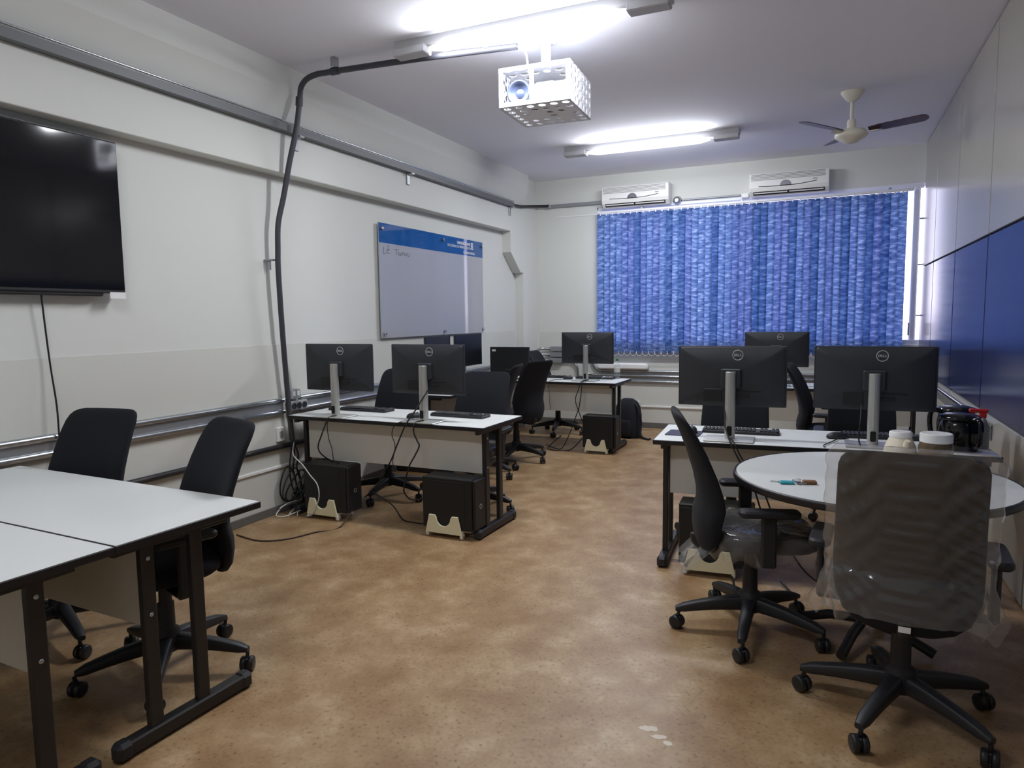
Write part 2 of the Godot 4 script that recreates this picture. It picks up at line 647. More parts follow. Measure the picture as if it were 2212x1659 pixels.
func window() -> void:
	# sill, head and posts of the window, panes behind, blind hung in front
	var g := Geo.new()
	g.box(V(-0.94, 1.125, -8.95), V(3.70, 0.05, 0.14), 0.006)
	g.box(V(-0.94, 2.835, -8.95), V(3.70, 0.05, 0.12), 0.012)
	g.box(V(-2.782, 1.98, -8.95), V(0.036, 1.7, 0.12), 0.006)
	g.box(V(0.838, 1.98, -8.95), V(0.062, 1.7, 0.12), 0.012)
	g.box(V(0.985, 1.98, -8.95), V(0.03, 1.7, 0.12), 0.006)
	var w := struct("window_1", g, M["white_metal"], "wide window behind the blue blind")
	for k in 4:
		var x0 := -2.765 + k * 0.892
		g = Geo.new()
		g.box(V(x0 + 0.446, 1.98, -8.975), V(0.868, 1.66, 0.006))
		part("pane", g, M["window_glass"], w)
		if k:
			g = Geo.new()
			g.box(V(x0, 1.98, -8.975), V(0.035, 1.68, 0.05), 0.004)
			part("mullion", g, M["white_metal"], w)
	g = Geo.new()
	g.box(V(0.919, 1.98, -8.975), V(0.10, 1.66, 0.006))
	part("pane", g, M["window_glass"], w)
	for y in [1.42, 1.98, 2.48]:
		g = Geo.new()
		g.box(V(0.916, y, -8.96), V(0.10, 0.016, 0.02), 0.003)
		part("glazing_bar", g, M["socket_grey"], w)
	g = Geo.new()
	g.box(V(0.80, 1.27, -8.87), V(0.016, 0.14, 0.03), 0.005)
	g.box(V(0.80, 1.30, -8.85), V(0.014, 0.03, 0.04), 0.004)
	part("latch", g, M["socket_grey"], w)
	g = Geo.new()
	g.box(V(-0.94, 1.085, -8.90), V(3.7, 0.03, 0.08), 0.006)
	part("sill", g, M["wall_paint"], w)
	# vertical blind
	var o := thing("vertical_blind", "wide blue vertical blind covering the window", "blind", V(-0.985, 2.765, -8.80))
	g = Geo.new()
	g.box(V(0, 0.012, 0), V(3.56, 0.03, 0.045), 0.006)
	part("headrail", g, M["white_metal"], o)
	for x in [-1.2, 0.0, 1.55]:
		g = Geo.new()
		g.box(V(x, 0.03, -0.035), V(0.03, 0.035, 0.09), 0.004)
		part("bracket", g, M["galvanised_dull"], o)
	var ch := Geo.new()
	var N := 44
	var H := 1.772
	for k in N:
		var x := -1.735 + k * 0.0793
		var s := Geo.new()
		var u0 := rng.randf() * 6.0
		var v0 := rng.randf() * 6.0
		var rows := []
		for i in 2:
			var row := PackedVector3Array()
			for j in 7:
				var q := float(j) / 6.0
				row.append(V(lerpf(-0.050, 0.050, q), -H if i == 0 else 0.0, 0.003 * sin(PI * q)))
			rows.append(row)
		s.grid(rows, false, false)
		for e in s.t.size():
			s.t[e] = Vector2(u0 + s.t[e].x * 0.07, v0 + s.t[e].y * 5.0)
		var turn: float = -4.5 + rng.randf_range(-1.6, 1.6)
		if k > 38:
			turn -= 16.0
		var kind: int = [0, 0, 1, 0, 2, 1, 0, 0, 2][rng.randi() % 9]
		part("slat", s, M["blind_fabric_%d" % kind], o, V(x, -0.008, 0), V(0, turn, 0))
		var c := Geo.new()
		c.box(V(0, -0.012, 0.014), V(0.016, 0.03, 0.012), 0.003)
		part("clip", c, M["white_plastic"], o, V(x, 0, 0))
		if k:
			var pts := []
			for i in 9:
				var q := float(i) / 8.0
				pts.append(V(x - 0.0793 * (1 - q), -H - 0.02 - 0.03 * sin(PI * q), 0.012))
			ch.tube(pts, 0.0028, 5, false)
			ch.tube([V(x, -H - 0.02, 0.012), V(x, -H + 0.012, 0.008)], 0.004, 5)
	part("bottom_chain", ch, M["white_plastic"], o)

func ceiling_things() -> void:
	# ceiling fan
	var o := thing("ceiling_fan", "cream three-bladed ceiling fan with dark blades on a short rod", "fan", V(0.12, 3.265, -6.55))
	var g := Geo.new()
	g.lathe(V(0, 0, 0), [[0.088, -0.001], [0.086, -0.012], [0.06, -0.05], [0.034, -0.075], [0.02, -0.082]])
	part("canopy", g, M["fan_white"], o)
	g = Geo.new()
	g.tube([V(0, -0.08, 0), V(0, -0.29, 0)], 0.014, 12)
	g.lathe(V(0, -0.275, 0), [[0.03, 0.05], [0.034, 0.03], [0.034, -0.02], [0.05, -0.035]], 16)
	part("rod", g, M["fan_white"], o)
	g = Geo.new()
	g.lathe(V(0, -0.345, 0), [[0.04, 0.045], [0.10, 0.035], [0.125, 0.01], [0.125, -0.012], [0.105, -0.03], [0.07, -0.045], [0.055, -0.06], [0.02, -0.068]], 28)
	part("motor", g, M["fan_white"], o)
	for k in 3:
		var b := Geo.new()
		var poly := PackedVector2Array([Vector2(0.13, -0.04), Vector2(0.2, -0.055), Vector2(0.47, -0.06)])
		for i in 7:
			var a := -PI / 2 + PI * i / 6
			poly.append(Vector2(0.50 + 0.055 * cos(a), 0.06 * sin(a)))
		poly.append_array(PackedVector2Array([Vector2(0.47, 0.06), Vector2(0.2, 0.055), Vector2(0.13, 0.04)]))
		b.x = Transform3D(Basis(Vector3.BACK, 0.06) * Basis(Vector3.RIGHT, -PI / 2 - 0.2), V(0, 0, 0))
		b.prism(poly, -0.003, 0.003)
		var bl := part("blade", b, M["fan_wood"], o, V(0, -0.327, 0), V(0, -(12 + 120 * k), 0))
		var c := Geo.new()
		c.prism(PackedVector2Array([Vector2(0.09, -0.02), Vector2(0.2, -0.03), Vector2(0.23, 0), Vector2(0.2, 0.03), Vector2(0.09, 0.02)]), -0.003, 0.003)
		c.x = Transform3D()
		var cm := part("blade_bracket", c, M["fan_white"], bl, V(0, -0.006, 0), V(-80, 0, 0))
		cm.position = V(0, -0.007, 0)
	# projector cage and projector
	o = thing("projector_cage", "white perforated metal security cage hung from the ceiling", "cage", V(-1.745, 3.265, -4.44), 3)
	g = Geo.new()
	g.lathe(V(0, 0, 0), [[0.075, -0.001], [0.075, -0.008], [0.035, -0.012], [0.032, -0.03], [0.032, -0.225]], 20)
	part("pole", g, M["white_metal"], o)
	var W := 0.47
	var D := 0.49
	var T := 0.004
	g = Geo.new()
	g.x = Transform3D(Basis(Vector3.RIGHT, PI / 2), V(0, -0.465, 0))
	g.holes(W, D, 6, 6, 0.024, T, [Vector2i(1, 2), Vector2i(2, 2), Vector2i(4, 2), Vector2i(2, 3), Vector2i(4, 1), Vector2i(5, 3)])
	part("bottom_plate", g, M["white_metal"], o)
	g = Geo.new()
	g.x = Transform3D(Basis(Vector3.RIGHT, PI / 2), V(0, -0.225, 0))
	g.holes(W, D, 6, 5, 0.024, T, [Vector2i(2, 2), Vector2i(3, 2), Vector2i(2, 1), Vector2i(3, 1)])
	part("top_plate", g, M["white_metal"], o)
	for s in [-1.0, 1.0]:
		g = Geo.new()
		g.x = Transform3D(Basis(Vector3.UP, PI / 2), V(s * W / 2, -0.345, 0))
		g.holes(D, 0.24, 6, 4, 0.02, T)
		part("side_plate", g, M["white_metal"], o)
	g = Geo.new()
	g.x = Transform3D(Basis(), V(0, -0.345, -D / 2))
	g.holes(W, 0.24, 6, 4, 0.02, T)
	part("rear_plate", g, M["white_metal"], o)
	g = Geo.new()
	g.box(V(0, -0.237, D / 2), V(W, 0.028, 0.008), 0.002)
	g.box(V(0, -0.453, D / 2), V(W, 0.028, 0.008), 0.002)
	g.box(V(-W / 2 + 0.012, -0.345, D / 2), V(0.026, 0.24, 0.008), 0.002)
	g.box(V(W / 2 - 0.012, -0.345, D / 2), V(0.026, 0.24, 0.008), 0.002)
	g.box(V(-0.015, -0.345, D / 2), V(0.028, 0.24, 0.008), 0.002)
	part("front_frame", g, M["white_metal"], o)
	o = thing("projector", "white projector with a large round lens inside the ceiling cage", "projector", V(-1.745, 2.808, -4.42), 3)
	g = Geo.new()
	g.box(V(0.02, 0.075, 0), V(0.37, 0.135, 0.30), 0.015)
	part("body", g, M["white_plastic"], o)
	g = Geo.new()
	g.lathe(V(0, 0, 0), [[0.078, 0.0], [0.078, 0.045], [0.068, 0.047], [0.062, 0.03], [0.03, 0.012], [0.026, 0.02], [0.001, 0.024]], 28)
	part("lens", g, M["lens"], o, V(-0.115, 0.083, 0.15), V(90, 0, 0))
	g = Geo.new()
	g.box(V(0, 0, 0), V(0.12, 0.03, 0.14), 0.004)
	part("mount_plate", g, M["galvanised_dull"], o, V(0.02, 0.158, 0))
	# dark flexible duct along the ceiling and down the wall
	var pts := curve([V(-1.85, 3.17, -4.21), V(-2.5, 3.175, -4.13), V(-3.15, 3.175, -4.07), V(-3.36, 3.17, -4.06), V(-3.47, 3.125, -4.075), V(-3.50, 3.02, -4.08), V(-3.53, 2.82, -4.065), V(-3.58, 2.6, -4.04), V(-3.63, 2.36, -4.02), V(-3.665, 2.165, -3.99), V(-3.675, 1.98, -3.985), V(-3.68, 1.80, -3.985), V(-3.69, 1.366, -4.01), V(-3.705, 0.93, -4.05), V(-3.712, 0.55, -4.085)])
	o = thing("cable_duct", "dark flexible duct running along the ceiling and down the left wall", "cable duct")
	g = Geo.new()
	g.tube(pts, 0.02, 12)
	part("duct", g, M["dark_duct"], o)
	for q in [[V(-3.2, 3.175, -4.066), V(-3.14, 3.176, -4.07)], [V(-3.50, 3.05, -4.079), V(-3.507, 2.99, -4.08)]]:
		g = Geo.new()
		g.tube([q[0], q[1]], 0.026, 12)
		part("coupling", g, M["dark_duct"], o)
	for q in [V(-2.05, 3.2, -4.185), V(-3.17, 3.22, -4.068)]:
		g = Geo.new()
		g.box(q + V(0, 0.02, 0), V(0.035, 0.09, 0.055), 0.004)
		part("clamp", g, M["galvanised"], o)
	g = Geo.new()
	g.tube(curve([V(-1.85, 3.17, -4.21), V(-1.81, 3.15, -4.23), V(-1.80, 3.1, -4.25), V(-1.80, 3.02, -4.27)]), 0.006, 6)
	tag(part("projector_cable", g, M["cable_white"], self), "thin white cable dropping from the duct end into the projector cage", "cable")

func wall_things() -> void:
	var o: Node3D
	var g: Geo
	# upper steel tray on the left wall
	o = thing("cable_tray", "long galvanised steel channel high on the left wall", "cable tray")
	g = Geo.new()
	g.box(V(-3.654, 2.85, -3.2), V(0.004, 0.062, 9.7))
	g.box(V(-3.628, 2.822, -3.2), V(0.052, 0.004, 9.7))
	g.box(V(-3.603, 2.845, -3.2), V(0.004, 0.05, 9.7))
	part("channel", g, M["steel_painted_shade"], o)
	for q in [[-3.604, 2.884, 0.007], [-3.606, 2.870, 0.005], [-3.615, 2.889, 0.004]]:
		g = Geo.new()
		g.tube([V(q[0], q[1], 1.6), V(q[0], q[1], -8.04)], q[2], 8)
		part("lip", g, M["galvanised"], o)
	for z in [-8.02, -5.72, -4.2, -1.2]:
		g = Geo.new()
		g.box(V(-3.625, 2.812, z), V(0.07, 0.016, 0.05), 0.003)
		g.box(V(-3.652, 2.765, z), V(0.012, 0.10, 0.045), 0.003)
		part("bracket", g, M["galvanised_dull"], o)
	g = Geo.new()
	g.tube(curve([V(-3.628, 2.85, -8.05), V(-3.628, 2.86, -8.3), V(-3.628, 2.9, -8.6), V(-3.58, 2.925, -8.8), V(-3.46, 2.925, -8.855)]), 0.018, 8)
	tag(part("bent_conduit", g, M["dark_pipe"], self), "short dark bent conduit joining the steel channel round the corner", "conduit")
	o = thing("wall_conduit", "grey square conduit on the far wall left of the air conditioner", "conduit")
	g = Geo.new()
	g.box(V(-3.08, 2.92, -8.875), V(0.72, 0.042, 0.038), 0.004)
	part("channel", g, M["galvanised_dull"], o)
	g = Geo.new()
	g.box(V(-3.47, 2.92, -8.87), V(0.07, 0.055, 0.05), 0.006)
	part("elbow", g, M["galvanised_dull"], o)
	g = Geo.new()
	g.box(V(-3.05, 2.775, -8.896), V(0.62, 0.016, 0.008), 0.002)
	tag(part("wall_strip", g, M["white_plastic"], self), "thin white cable strip on the far wall below the grey conduit", "cable strip")
	# air conditioners
	for k in 2:
		o = thing("air_conditioner", ["white split air conditioner above the left end of the blind", "white split air conditioner above the right part of the blind, nearer the fan"][k], "air conditioner", V([-2.255, -0.47][k], 2.82, -8.9), 0, "two wall air conditioners")
		g = Geo.new()
		var prof := PackedVector2Array([Vector2(0, 0.01), Vector2(0, 0.265), Vector2(-0.17, 0.265), Vector2(-0.195, 0.245), Vector2(-0.20, 0.09), Vector2(-0.185, 0.05), Vector2(-0.13, 0.005)])
		g.x = Transform3D(Basis(Vector3.UP, PI / 2), V(0, 0, 0))
		g.prism(prof, -0.425, 0.425, 0.008)
		part("body", g, M["white_plastic"], o)
		for i in 5:
			g = Geo.new()
			g.box(V(-0.01, 0.175 + 0.015 * i, 0.199), V(0.79, 0.004, 0.006))
			part("intake_slot", g, M["intake_grey"], o)
		g = Geo.new()
		g.x = Transform3D(Basis(Vector3.RIGHT, 0.62), V(0, 0.033, 0.168))
		g.box(V(0, 0, 0), V(0.76, 0.045, 0.006))
		part("outlet", g, M["hole_black"], o)
		g = Geo.new()
		g.x = Transform3D(Basis(Vector3.RIGHT, 0.75), V(0, 0.03, 0.18))
		for i in 2:
			g.box(V(-0.19 + 0.38 * i, 0, 0), V(0.36, 0.014, 0.004))
		part("louvre", g, M["white_plastic"], o)
		g = Geo.new()
		g.tube(curve([V(-0.32, 0.105, 0.20), V(-0.1, 0.097, 0.202), V(0.12, 0.103, 0.202), V(0.30, 0.125, 0.199)]), 0.004, 6)
		part("front_line", g, M["monitor_black"], o)
		var dome := PackedVector2Array()
		for i in 13:
			dome.append(Vector2(0.062 * cos(PI * i / 12), 0.058 * sin(PI * i / 12)))
		g = Geo.new()
		g.prism(dome, 0, 0.008, 0.003)
		part("display", g, M["chrome"], o, V(-0.03, 0.10, 0.197))
		g = Geo.new()
		g.box(V(0.28, 0.148, 0.199), V(0.045, 0.011, 0.004))
		part("badge", g, M["socket_grey"], o)
	# round sensor and white box with conduit between the two units
	g = Geo.new()
	g.lathe(V(0, 0, 0), [[0.055, 0.0], [0.055, 0.02], [0.04, 0.05], [0.02, 0.06]], 16)
	var q := part("junction_box", g, M["galvanised"], self, V(-1.76, 2.87, -8.9), V(90, 0, 0))
	tag(q, "round grey junction box on the wall right of the left air conditioner", "junction box")
	g = Geo.new()
	g.box(V(-0.955, 2.86, -8.868), V(0.085, 0.06, 0.062), 0.01)
	g.box(V(-1.76, 2.838, -8.885), V(0.07, 0.03, 0.03), 0.006)
	tag(part("wall_box", g, M["white_plastic"], self), "small white wall box left of the right air conditioner", "box")
	g = Geo.new()
	g.tube([V(-1.7, 2.872, -8.885), V(-1.0, 2.872, -8.885)], 0.011, 8)
	tag(part("thin_conduit", g, M["galvanised_dull"], self), "thin grey conduit above the blind between the air conditioners", "conduit")
	# television
	o = thing("television", "large black flat television mounted on the left wall", "television", V(-3.70, 2.05, -2.04), 90)
	g = Geo.new()
	g.box(V(0, 0, -0.012), V(1.45, 0.845, 0.035), 0.006)
	part("housing", g, M["black_plastic"], o)
	g = Geo.new()
	g.box(V(0, 0.006, 0.008), V(1.432, 0.815, 0.006), 0.001)
	part("screen", g, M["screen_black"], o)
	g = Geo.new()
	g.box(V(0.15, -0.425, -0.025), V(0.9, 0.03, 0.04), 0.008)
	g.box(V(0, -0.1, -0.05), V(0.5, 0.35, 0.05), 0.01)
	part("rear_cover", g, M["black_plastic"], o)
	g = Geo.new()
	g.box(V(0.672, -0.434, 0.008), V(0.095, 0.036, 0.002))
	part("sticker", g, M["paper"], o, V(), V(), "white paper sticker on the lower corner")
	# whiteboard of glass
	o = thing("whiteboard", "glass whiteboard with a blue printed band on the left wall", "whiteboard", V(-3.752, 1.808, -6.395), 90)
	g = Geo.new()
	g.box(V(0, 0, 0), V(2.09, 1.055, 0.008), 0.001)
	part("board", g, M["board_glass"], o)
	g = Geo.new()
	g.box(V(0, 0.437, 0.0045), V(2.086, 0.178, 0.002))
	var band := part("band", g, M["board_blue"], o)
	g = Geo.new()
	g.text("UNIVERSIDADE", 0.03, 0.002, Transform3D(Basis(), V(0.575, 0.475, 0.006)))
	g.text("DO ESTADO DE MINAS GERAIS", 0.027, 0.002, Transform3D(Basis(), V(0.47, 0.432, 0.006)), false)
	g.text("UNIDADE FRUTAL", 0.024, 0.002, Transform3D(Basis(), V(0.705, 0.378, 0.006)))
	g.box(V(0.725, 0.455, 0.006), V(0.003, 0.085, 0.002))
	g.box(V(0.775, 0.472, 0.006), V(0.048, 0.05, 0.002))
	g.text("UEMG", 0.018, 0.002, Transform3D(Basis(), V(0.775, 0.43, 0.006)))
	part("lettering", g, M["paper"], band)
	g = Geo.new()
	g.text("U", 0.03, 0.002, Transform3D(Basis(), V(0.775, 0.472, 0.0075)))
	part("emblem", g, M["board_blue"], band)
	g = Geo.new()
	for st in [[[-0.97, 0.31], [-0.975, 0.25], [-0.935, 0.255]], [[-0.915, 0.285], [-0.88, 0.288], [-0.9, 0.3], [-0.92, 0.275], [-0.905, 0.255], [-0.87, 0.262]], [[-0.905, 0.315], [-0.895, 0.33], [-0.885, 0.315]], [[-0.80, 0.3], [-0.73, 0.303]], [[-0.765, 0.3], [-0.77, 0.255]], [[-0.71, 0.28], [-0.735, 0.27], [-0.72, 0.25], [-0.70, 0.27], [-0.69, 0.25]], [[-0.675, 0.285], [-0.67, 0.25], [-0.65, 0.285], [-0.64, 0.27]], [[-0.62, 0.28], [-0.63, 0.26], [-0.6, 0.255], [-0.595, 0.285]], [[-0.57, 0.285], [-0.565, 0.25], [-0.545, 0.255], [-0.54, 0.285]]]:
		var l := []
		for p in st:
			l.append(V(p[0], p[1], 0.0048))
		g.tube(curve(l, 4), 0.0022, 5)
	part("handwriting", g, M["marker"], o)
	for p in [[-1.0, 0.475], [0.11, 0.475], [1.01, 0.475], [-1.0, -0.485], [0.11, -0.485], [1.01, -0.485]]:
		g = Geo.new()
		g.lathe(V(0, 0, 0), [[0.014, -0.018], [0.014, 0.012], [0.018, 0.014], [0.018, 0.024], [0.012, 0.028]], 14)
		part("standoff", g, M["chrome"], o, V(p[0], p[1], 0), V(90, 0, 0))
	# lower trunking along the left wall
	o = thing("wall_trunking", "pair of shiny steel conduits with a grey cover low on the left wall", "conduit")
	for seg in [[1.5, -4.06], [-4.24, -8.0]]:
		for y in [0.858, 0.772]:
			g = Geo.new()
			g.tube([V(-3.757, y, seg[0]), V(-3.757, y, seg[1])], 0.019, 10)
			part("conduit", g, M["galvanised"], o)
		g = Geo.new()
		g.box(V(-3.768, 0.815, (seg[0] + seg[1]) / 2), V(0.016, 0.07, absf(seg[0] - seg[1])))
		part("cover", g, M["galvanised_dull"], o)
	for z in [-2.45, -6.4]:
		g = Geo.new()
		g.box(V(-3.755, 0.815, z), V(0.048, 0.13, 0.02), 0.004)
		part("saddle", g, M["galvanised"], o)
	o = thing("socket_box", "grey steel socket box on the left wall at the foot of the duct", "socket box", V(-3.745, 0.84, -4.16))
	g = Geo.new()
	g.box(V(0, 0.055, 0), V(0.05, 0.075, 0.11), 0.006)
	g.box(V(0, -0.035, -0.03), V(0.055, 0.075, 0.19), 0.006)
	part("box", g, M["socket_grey"], o)
	for i in 3:
		g = Geo.new()
		g.lathe(V(0, 0, 0), [[0.024, 0.0], [0.024, 0.006], [0.019, 0.006], [0.018, 0.002]], 14)
		part("socket", g, M["black_plastic"], o, V(0.028, -0.035, 0.032 - 0.058 * i), V(0, 0, -90))
	for i in 2:
		g = Geo.new()
		g.box(V(0.026, 0.06, 0.022 - 0.044 * i), V(0.004, 0.035, 0.026), 0.001)
		part("switch", g, M["paper"], o)
	g = Geo.new()
	g.tube([V(-3.755, 0.51, 1.5), V(-3.755, 0.51, -4.4)], 0.02, 10)
	tag(part("dark_pipe", g, M["dark_pipe"], self), "thin dark pipe on the left wall below the steel conduits", "pipe")
	g = Geo.new()
	g.box(V(-3.77, 0.355, -1.9), V(0.02, 0.022, 5.8), 0.003)
	tag(part("cable_channel", g, M["white_plastic"], self), "white cable channel on the left wall under the dark pipe", "cable channel")
	o = thing("wall_socket", "small white wall socket low on the left wall by the duct", "wall socket", V(-3.77, 0.6, -4.02), 90)
	g = Geo.new()
	g.box(V(0, 0, 0), V(0.075, 0.11, 0.03), 0.006)
	part("plate", g, M["white_plastic"], o)
	g = Geo.new()
	g.box(V(0, 0, 0.016), V(0.035, 0.05, 0.004), 0.001)
	part("socket", g, M["socket_grey"], o)
	o = thing("wall_clamp", "small metal clamp fixing the duct to the left wall", "clamp", V(-3.74, 1.88, -3.97))
	g = Geo.new()
	g.box(V(0, 0.02, 0.0), V(0.08, 0.012, 0.05), 0.003)
	g.box(V(-0.02, -0.02, 0.02), V(0.012, 0.08, 0.008), 0.002)
	g.box(V(0.0, -0.015, 0.0), V(0.012, 0.07, 0.008), 0.002)
	part("clamp_plate", g, M["galvanised_dull"], o)
	# steel conduits on the far wall
	o = thing("wall_trunking", "stacked steel conduits along the far wall under the window", "conduit")
	for y in [0.735, 0.675, 0.603]:
		g = Geo.new()
		g.tube([V(-2.75, y, -8.875), V(0.88, y, -8.875)], 0.017, 10)
		part("conduit", g, M["galvanised"], o)
	g = Geo.new()
	g.box(V(-0.93, 0.668, -8.887), V(3.6, 0.11, 0.014))
	part("cover", g, M["galvanised_dull"], o)
	for i in 3:
		g = Geo.new()
		var y: float = 1.02 - 0.078 * i
		g.box(V(-3.36, y, -8.855), V(0.17, 0.068, 0.075), 0.006)
		tag(part("conduit_box", g, M["galvanised_dull"], self), ["topmost grey steel conduit box in the far left corner", "middle grey steel conduit box in the far left corner", "lowest grey steel conduit box in the far left corner"][i], "conduit box", "steel boxes in the far corner")
		g = Geo.new()
		g.tube(curve([V(-3.70, 0.95 - 0.05 * i, -8.40), V(-3.62, 0.97 - 0.05 * i, -8.62), V(-3.58, y, -8.8), V(-3.45, y, -8.86)]), 0.018, 8)
		tag(part("bent_conduit", g, M["galvanised"], self), ["topmost bent steel conduit leading into the corner boxes", "middle bent steel conduit leading into the corner boxes", "lowest bent steel conduit leading into the corner boxes"][i], "conduit", "bent conduits in the far corner")
	var bends := [[V(-3.27, 0.864, -8.86), V(-3.16, 0.864, -8.86), V(-3.08, 0.80, -8.86), V(-3.06, 0.66, -8.86), V(-3.06, 0.3, -8.875)], [V(-3.27, 0.942, -8.86), V(-3.0, 0.942, -8.86), V(-2.96, 0.88, -8.86), V(-2.955, 0.78, -8.86), V(-2.90, 0.69, -8.86), V(-2.75, 0.675, -8.87)], [V(-3.27, 1.02, -8.86), V(-2.9, 1.02, -8.86), V(-2.86, 0.95, -8.86), V(-2.85, 0.83, -8.86), V(-2.79, 0.75, -8.868), V(-2.74, 0.735, -8.875)]]
	for i in 3:
		g = Geo.new()
		g.tube(curve(bends[i]), 0.018, 8)
		tag(part("bent_conduit", g, M["galvanised"], self), ["steel conduit bending down from the lowest corner box", "steel conduit bending from the middle corner box to the far wall rails", "steel conduit bending from the topmost corner box to the far wall rails"][i], "conduit", "bent conduits in the far corner")
	g = Geo.new()
	g.x = Transform3D(Basis(), V(-2.44, 0.80, -8.898))
	g.prism(rrect(0.68, 0.085, 0.035), 0, 0.085, 0.02)
	tag(part("wall_casing", g, M["white_plastic"], self), "long rounded white casing on the far wall above the steel conduits", "casing")
	o = thing("wall_socket", "white surface socket box on the far wall behind the backpack", "wall socket", V(-2.27, 0.275, -8.875))
	g = Geo.new()
	g.box(V(0, 0, 0), V(0.105, 0.13, 0.045), 0.006)
	part("box", g, M["white_plastic"], o)
	g = Geo.new()
	g.box(V(0, 0.01, 0.024), V(0.04, 0.045, 0.004), 0.001)
	part("socket", g, M["socket_grey"], o)
	g = Geo.new()
	g.box(V(-0.75, 0.282, -8.885), V(2.9, 0.022, 0.02), 0.003)
	tag(part("cable_channel", g, M["white_plastic"], self), "white cable channel on the far wall right of the socket box", "cable channel")
	# bright conduit along the right wall
	o = thing("wall_trunking", "steel conduit along the right partition catching the window light", "conduit")
	g = Geo.new()
	g.tube([V(0.878, 0.785, -8.6), V(0.878, 0.785, -4.9)], 0.018, 10)
	part("conduit", g, M["chrome"], o)
	g = Geo.new()
	g.box(V(0.892, 0.735, -6.75), V(0.012, 0.07, 3.7), 0.002)
	part("cover", g, M["galvanised_dull"], o)

# ------------------------------------------------------------------ desks
func make_desk(label: String, at: Vector3, turn: float, p1 := 0.165, p2 := -0.03, L := 1.66) -> Node3D:
	var o := thing("desk", label, "desk", at, turn, "white computer desks with black legs")
	var g := Geo.new()
	g.box(V(0, 0.738, 0), V(L - 0.004, 0.0245, 0.596))
	part("tabletop", g, M["desk_white"], o)
	g = Geo.new()
	for s in [-1.0, 1.0]:
		g.box(V(0, 0.7365, s * 0.3), V(L, 0.026, 0.006), 0.002)
		g.box(V(s * (L / 2), 0.7365, 0), V(0.006, 0.026, 0.604), 0.002)
	part("edge_band", g, M["black_edge"], o)
	g = Geo.new()
	g.box(V(0, 0.565, p1 - 0.001), V(L - 0.16, 0.30, 0.016), 0.001)
	part("modesty_panel", g, M["panel_grey"], o)
	for s in [-1.0, 1.0]:
		var x: float = s * (L / 2 - 0.055)
		for p in [p1, p2]:
			g = Geo.new()
			g.box(V(x, 0.38, p), V(0.03, 0.65, 0.05), 0.004)
			var lg := part("leg", g, M["black_metal"], o)
			if p == p1:
				for y in [0.66, 0.46]:
					g = Geo.new()
					g.lathe(V(0, 0, 0), [[0.008, 0], [0.007, 0.003], [0.002, 0.004]], 10)
					part("screw", g, M["galvanised"], lg, V(x + s * 0.0155, y, p), V(0, 0, -90 * s))
		g = Geo.new()
		g.box(V(x, 0.711, p1 - 0.11), V(0.03, 0.028, 0.46), 0.003)
		part("top_rail", g, M["black_metal"], o)
		g = Geo.new()
		g.box(V(x, 0.034, p1 - 0.13), V(0.05, 0.052, 0.50), 0.006)
		part("foot", g, M["black_metal"], o)
		for e in [-1.0, 1.0]:
			g = Geo.new()
			g.box(V(x, 0.033, p1 - 0.13 + e * 0.255), V(0.058, 0.066, 0.06), 0.014)
			part("foot_cap", g, M["black_plastic"], o)
	return o

func desks() -> void:
	make_desk("white desk at the lower left with two chairs tucked in on the wall side", V(-2.885, 0, -1.787), -2.4)
	make_desk("white desk at the lower left corner, nearest the camera, butted to another desk", V(-2.91, 0, -1.18), 177.6, 0.08, -0.14)
	make_desk("white desk by the duct on the left with two monitors seen from behind", V(-2.845, 0, -4.30), -1.4)
	make_desk("white desk along the left wall under the whiteboard", V(-3.44, 0, -6.22), -90, 0.165, -0.03, 1.40)
	make_desk("white desk near the far wall with a water bottle at its end", V(-2.855, 0, -7.39), -0.8)
	make_desk("white desk on the right with two monitors, behind the round table", V(-0.075, 0, -4.294), 3.6, 0.165, -0.03, 1.7)
	make_desk("white desk under the window on the right, behind the monitors", V(-0.05, 0, -7.41), 0)
	var o := thing("round_table", "round white meeting table on the right with keys and jars", "table", V(0.18, 0, -3.375))
	var g := Geo.new()
	g.lathe(V(0, 0, 0), [[0.557, 0.722], [0.557, 0.7495]], 64)
	part("tabletop", g, M["desk_white"], o)
	g = Geo.new()
	g.lathe(V(0, 0, 0), [[0.553, 0.718], [0.565, 0.719], [0.57, 0.726], [0.57, 0.743], [0.566, 0.7505], [0.557, 0.7503]], 64, false)
	part("edge_band", g, M["black_edge"], o)
	g = Geo.new()
	g.lathe(V(0, 0, 0), [[0.2, 0.717], [0.2, 0.707], [0.035, 0.70], [0.03, 0.10]], 20)
	part("column", g, M["black_metal"], o)
	for k in 4:
		g = Geo.new()
		g.tube([V(0.02, 0.10, 0), V(0.15, 0.08, 0), V(0.28, 0.03, 0)], 0.022, 8)
		part("leg", g, M["black_metal"], o, V(), V(0, 70 + 90 * k, 0))
		g = Geo.new()
		g.tube([V(0.1, 0.70, 0), V(0.42, 0.71, 0)], 0.012, 6)
		part("support_arm", g, M["black_metal"], o, V(), V(0, 75 + 90 * k, 0))

# ------------------------------------------------------------------ chairs
func superring(w: float, d: float, y: float, e: float, cz := 0.0, n := 36) -> PackedVector3Array:
	var row := PackedVector3Array()
	for k in n:
		var a := TAU * k / n
		var c := cos(a)
		var s := sin(a)
		row.append(V(w / 2 * signf(c) * pow(absf(c), 2.0 / e), y, cz + d / 2 * signf(s) * pow(absf(s), 2.0 / e)))
	return row

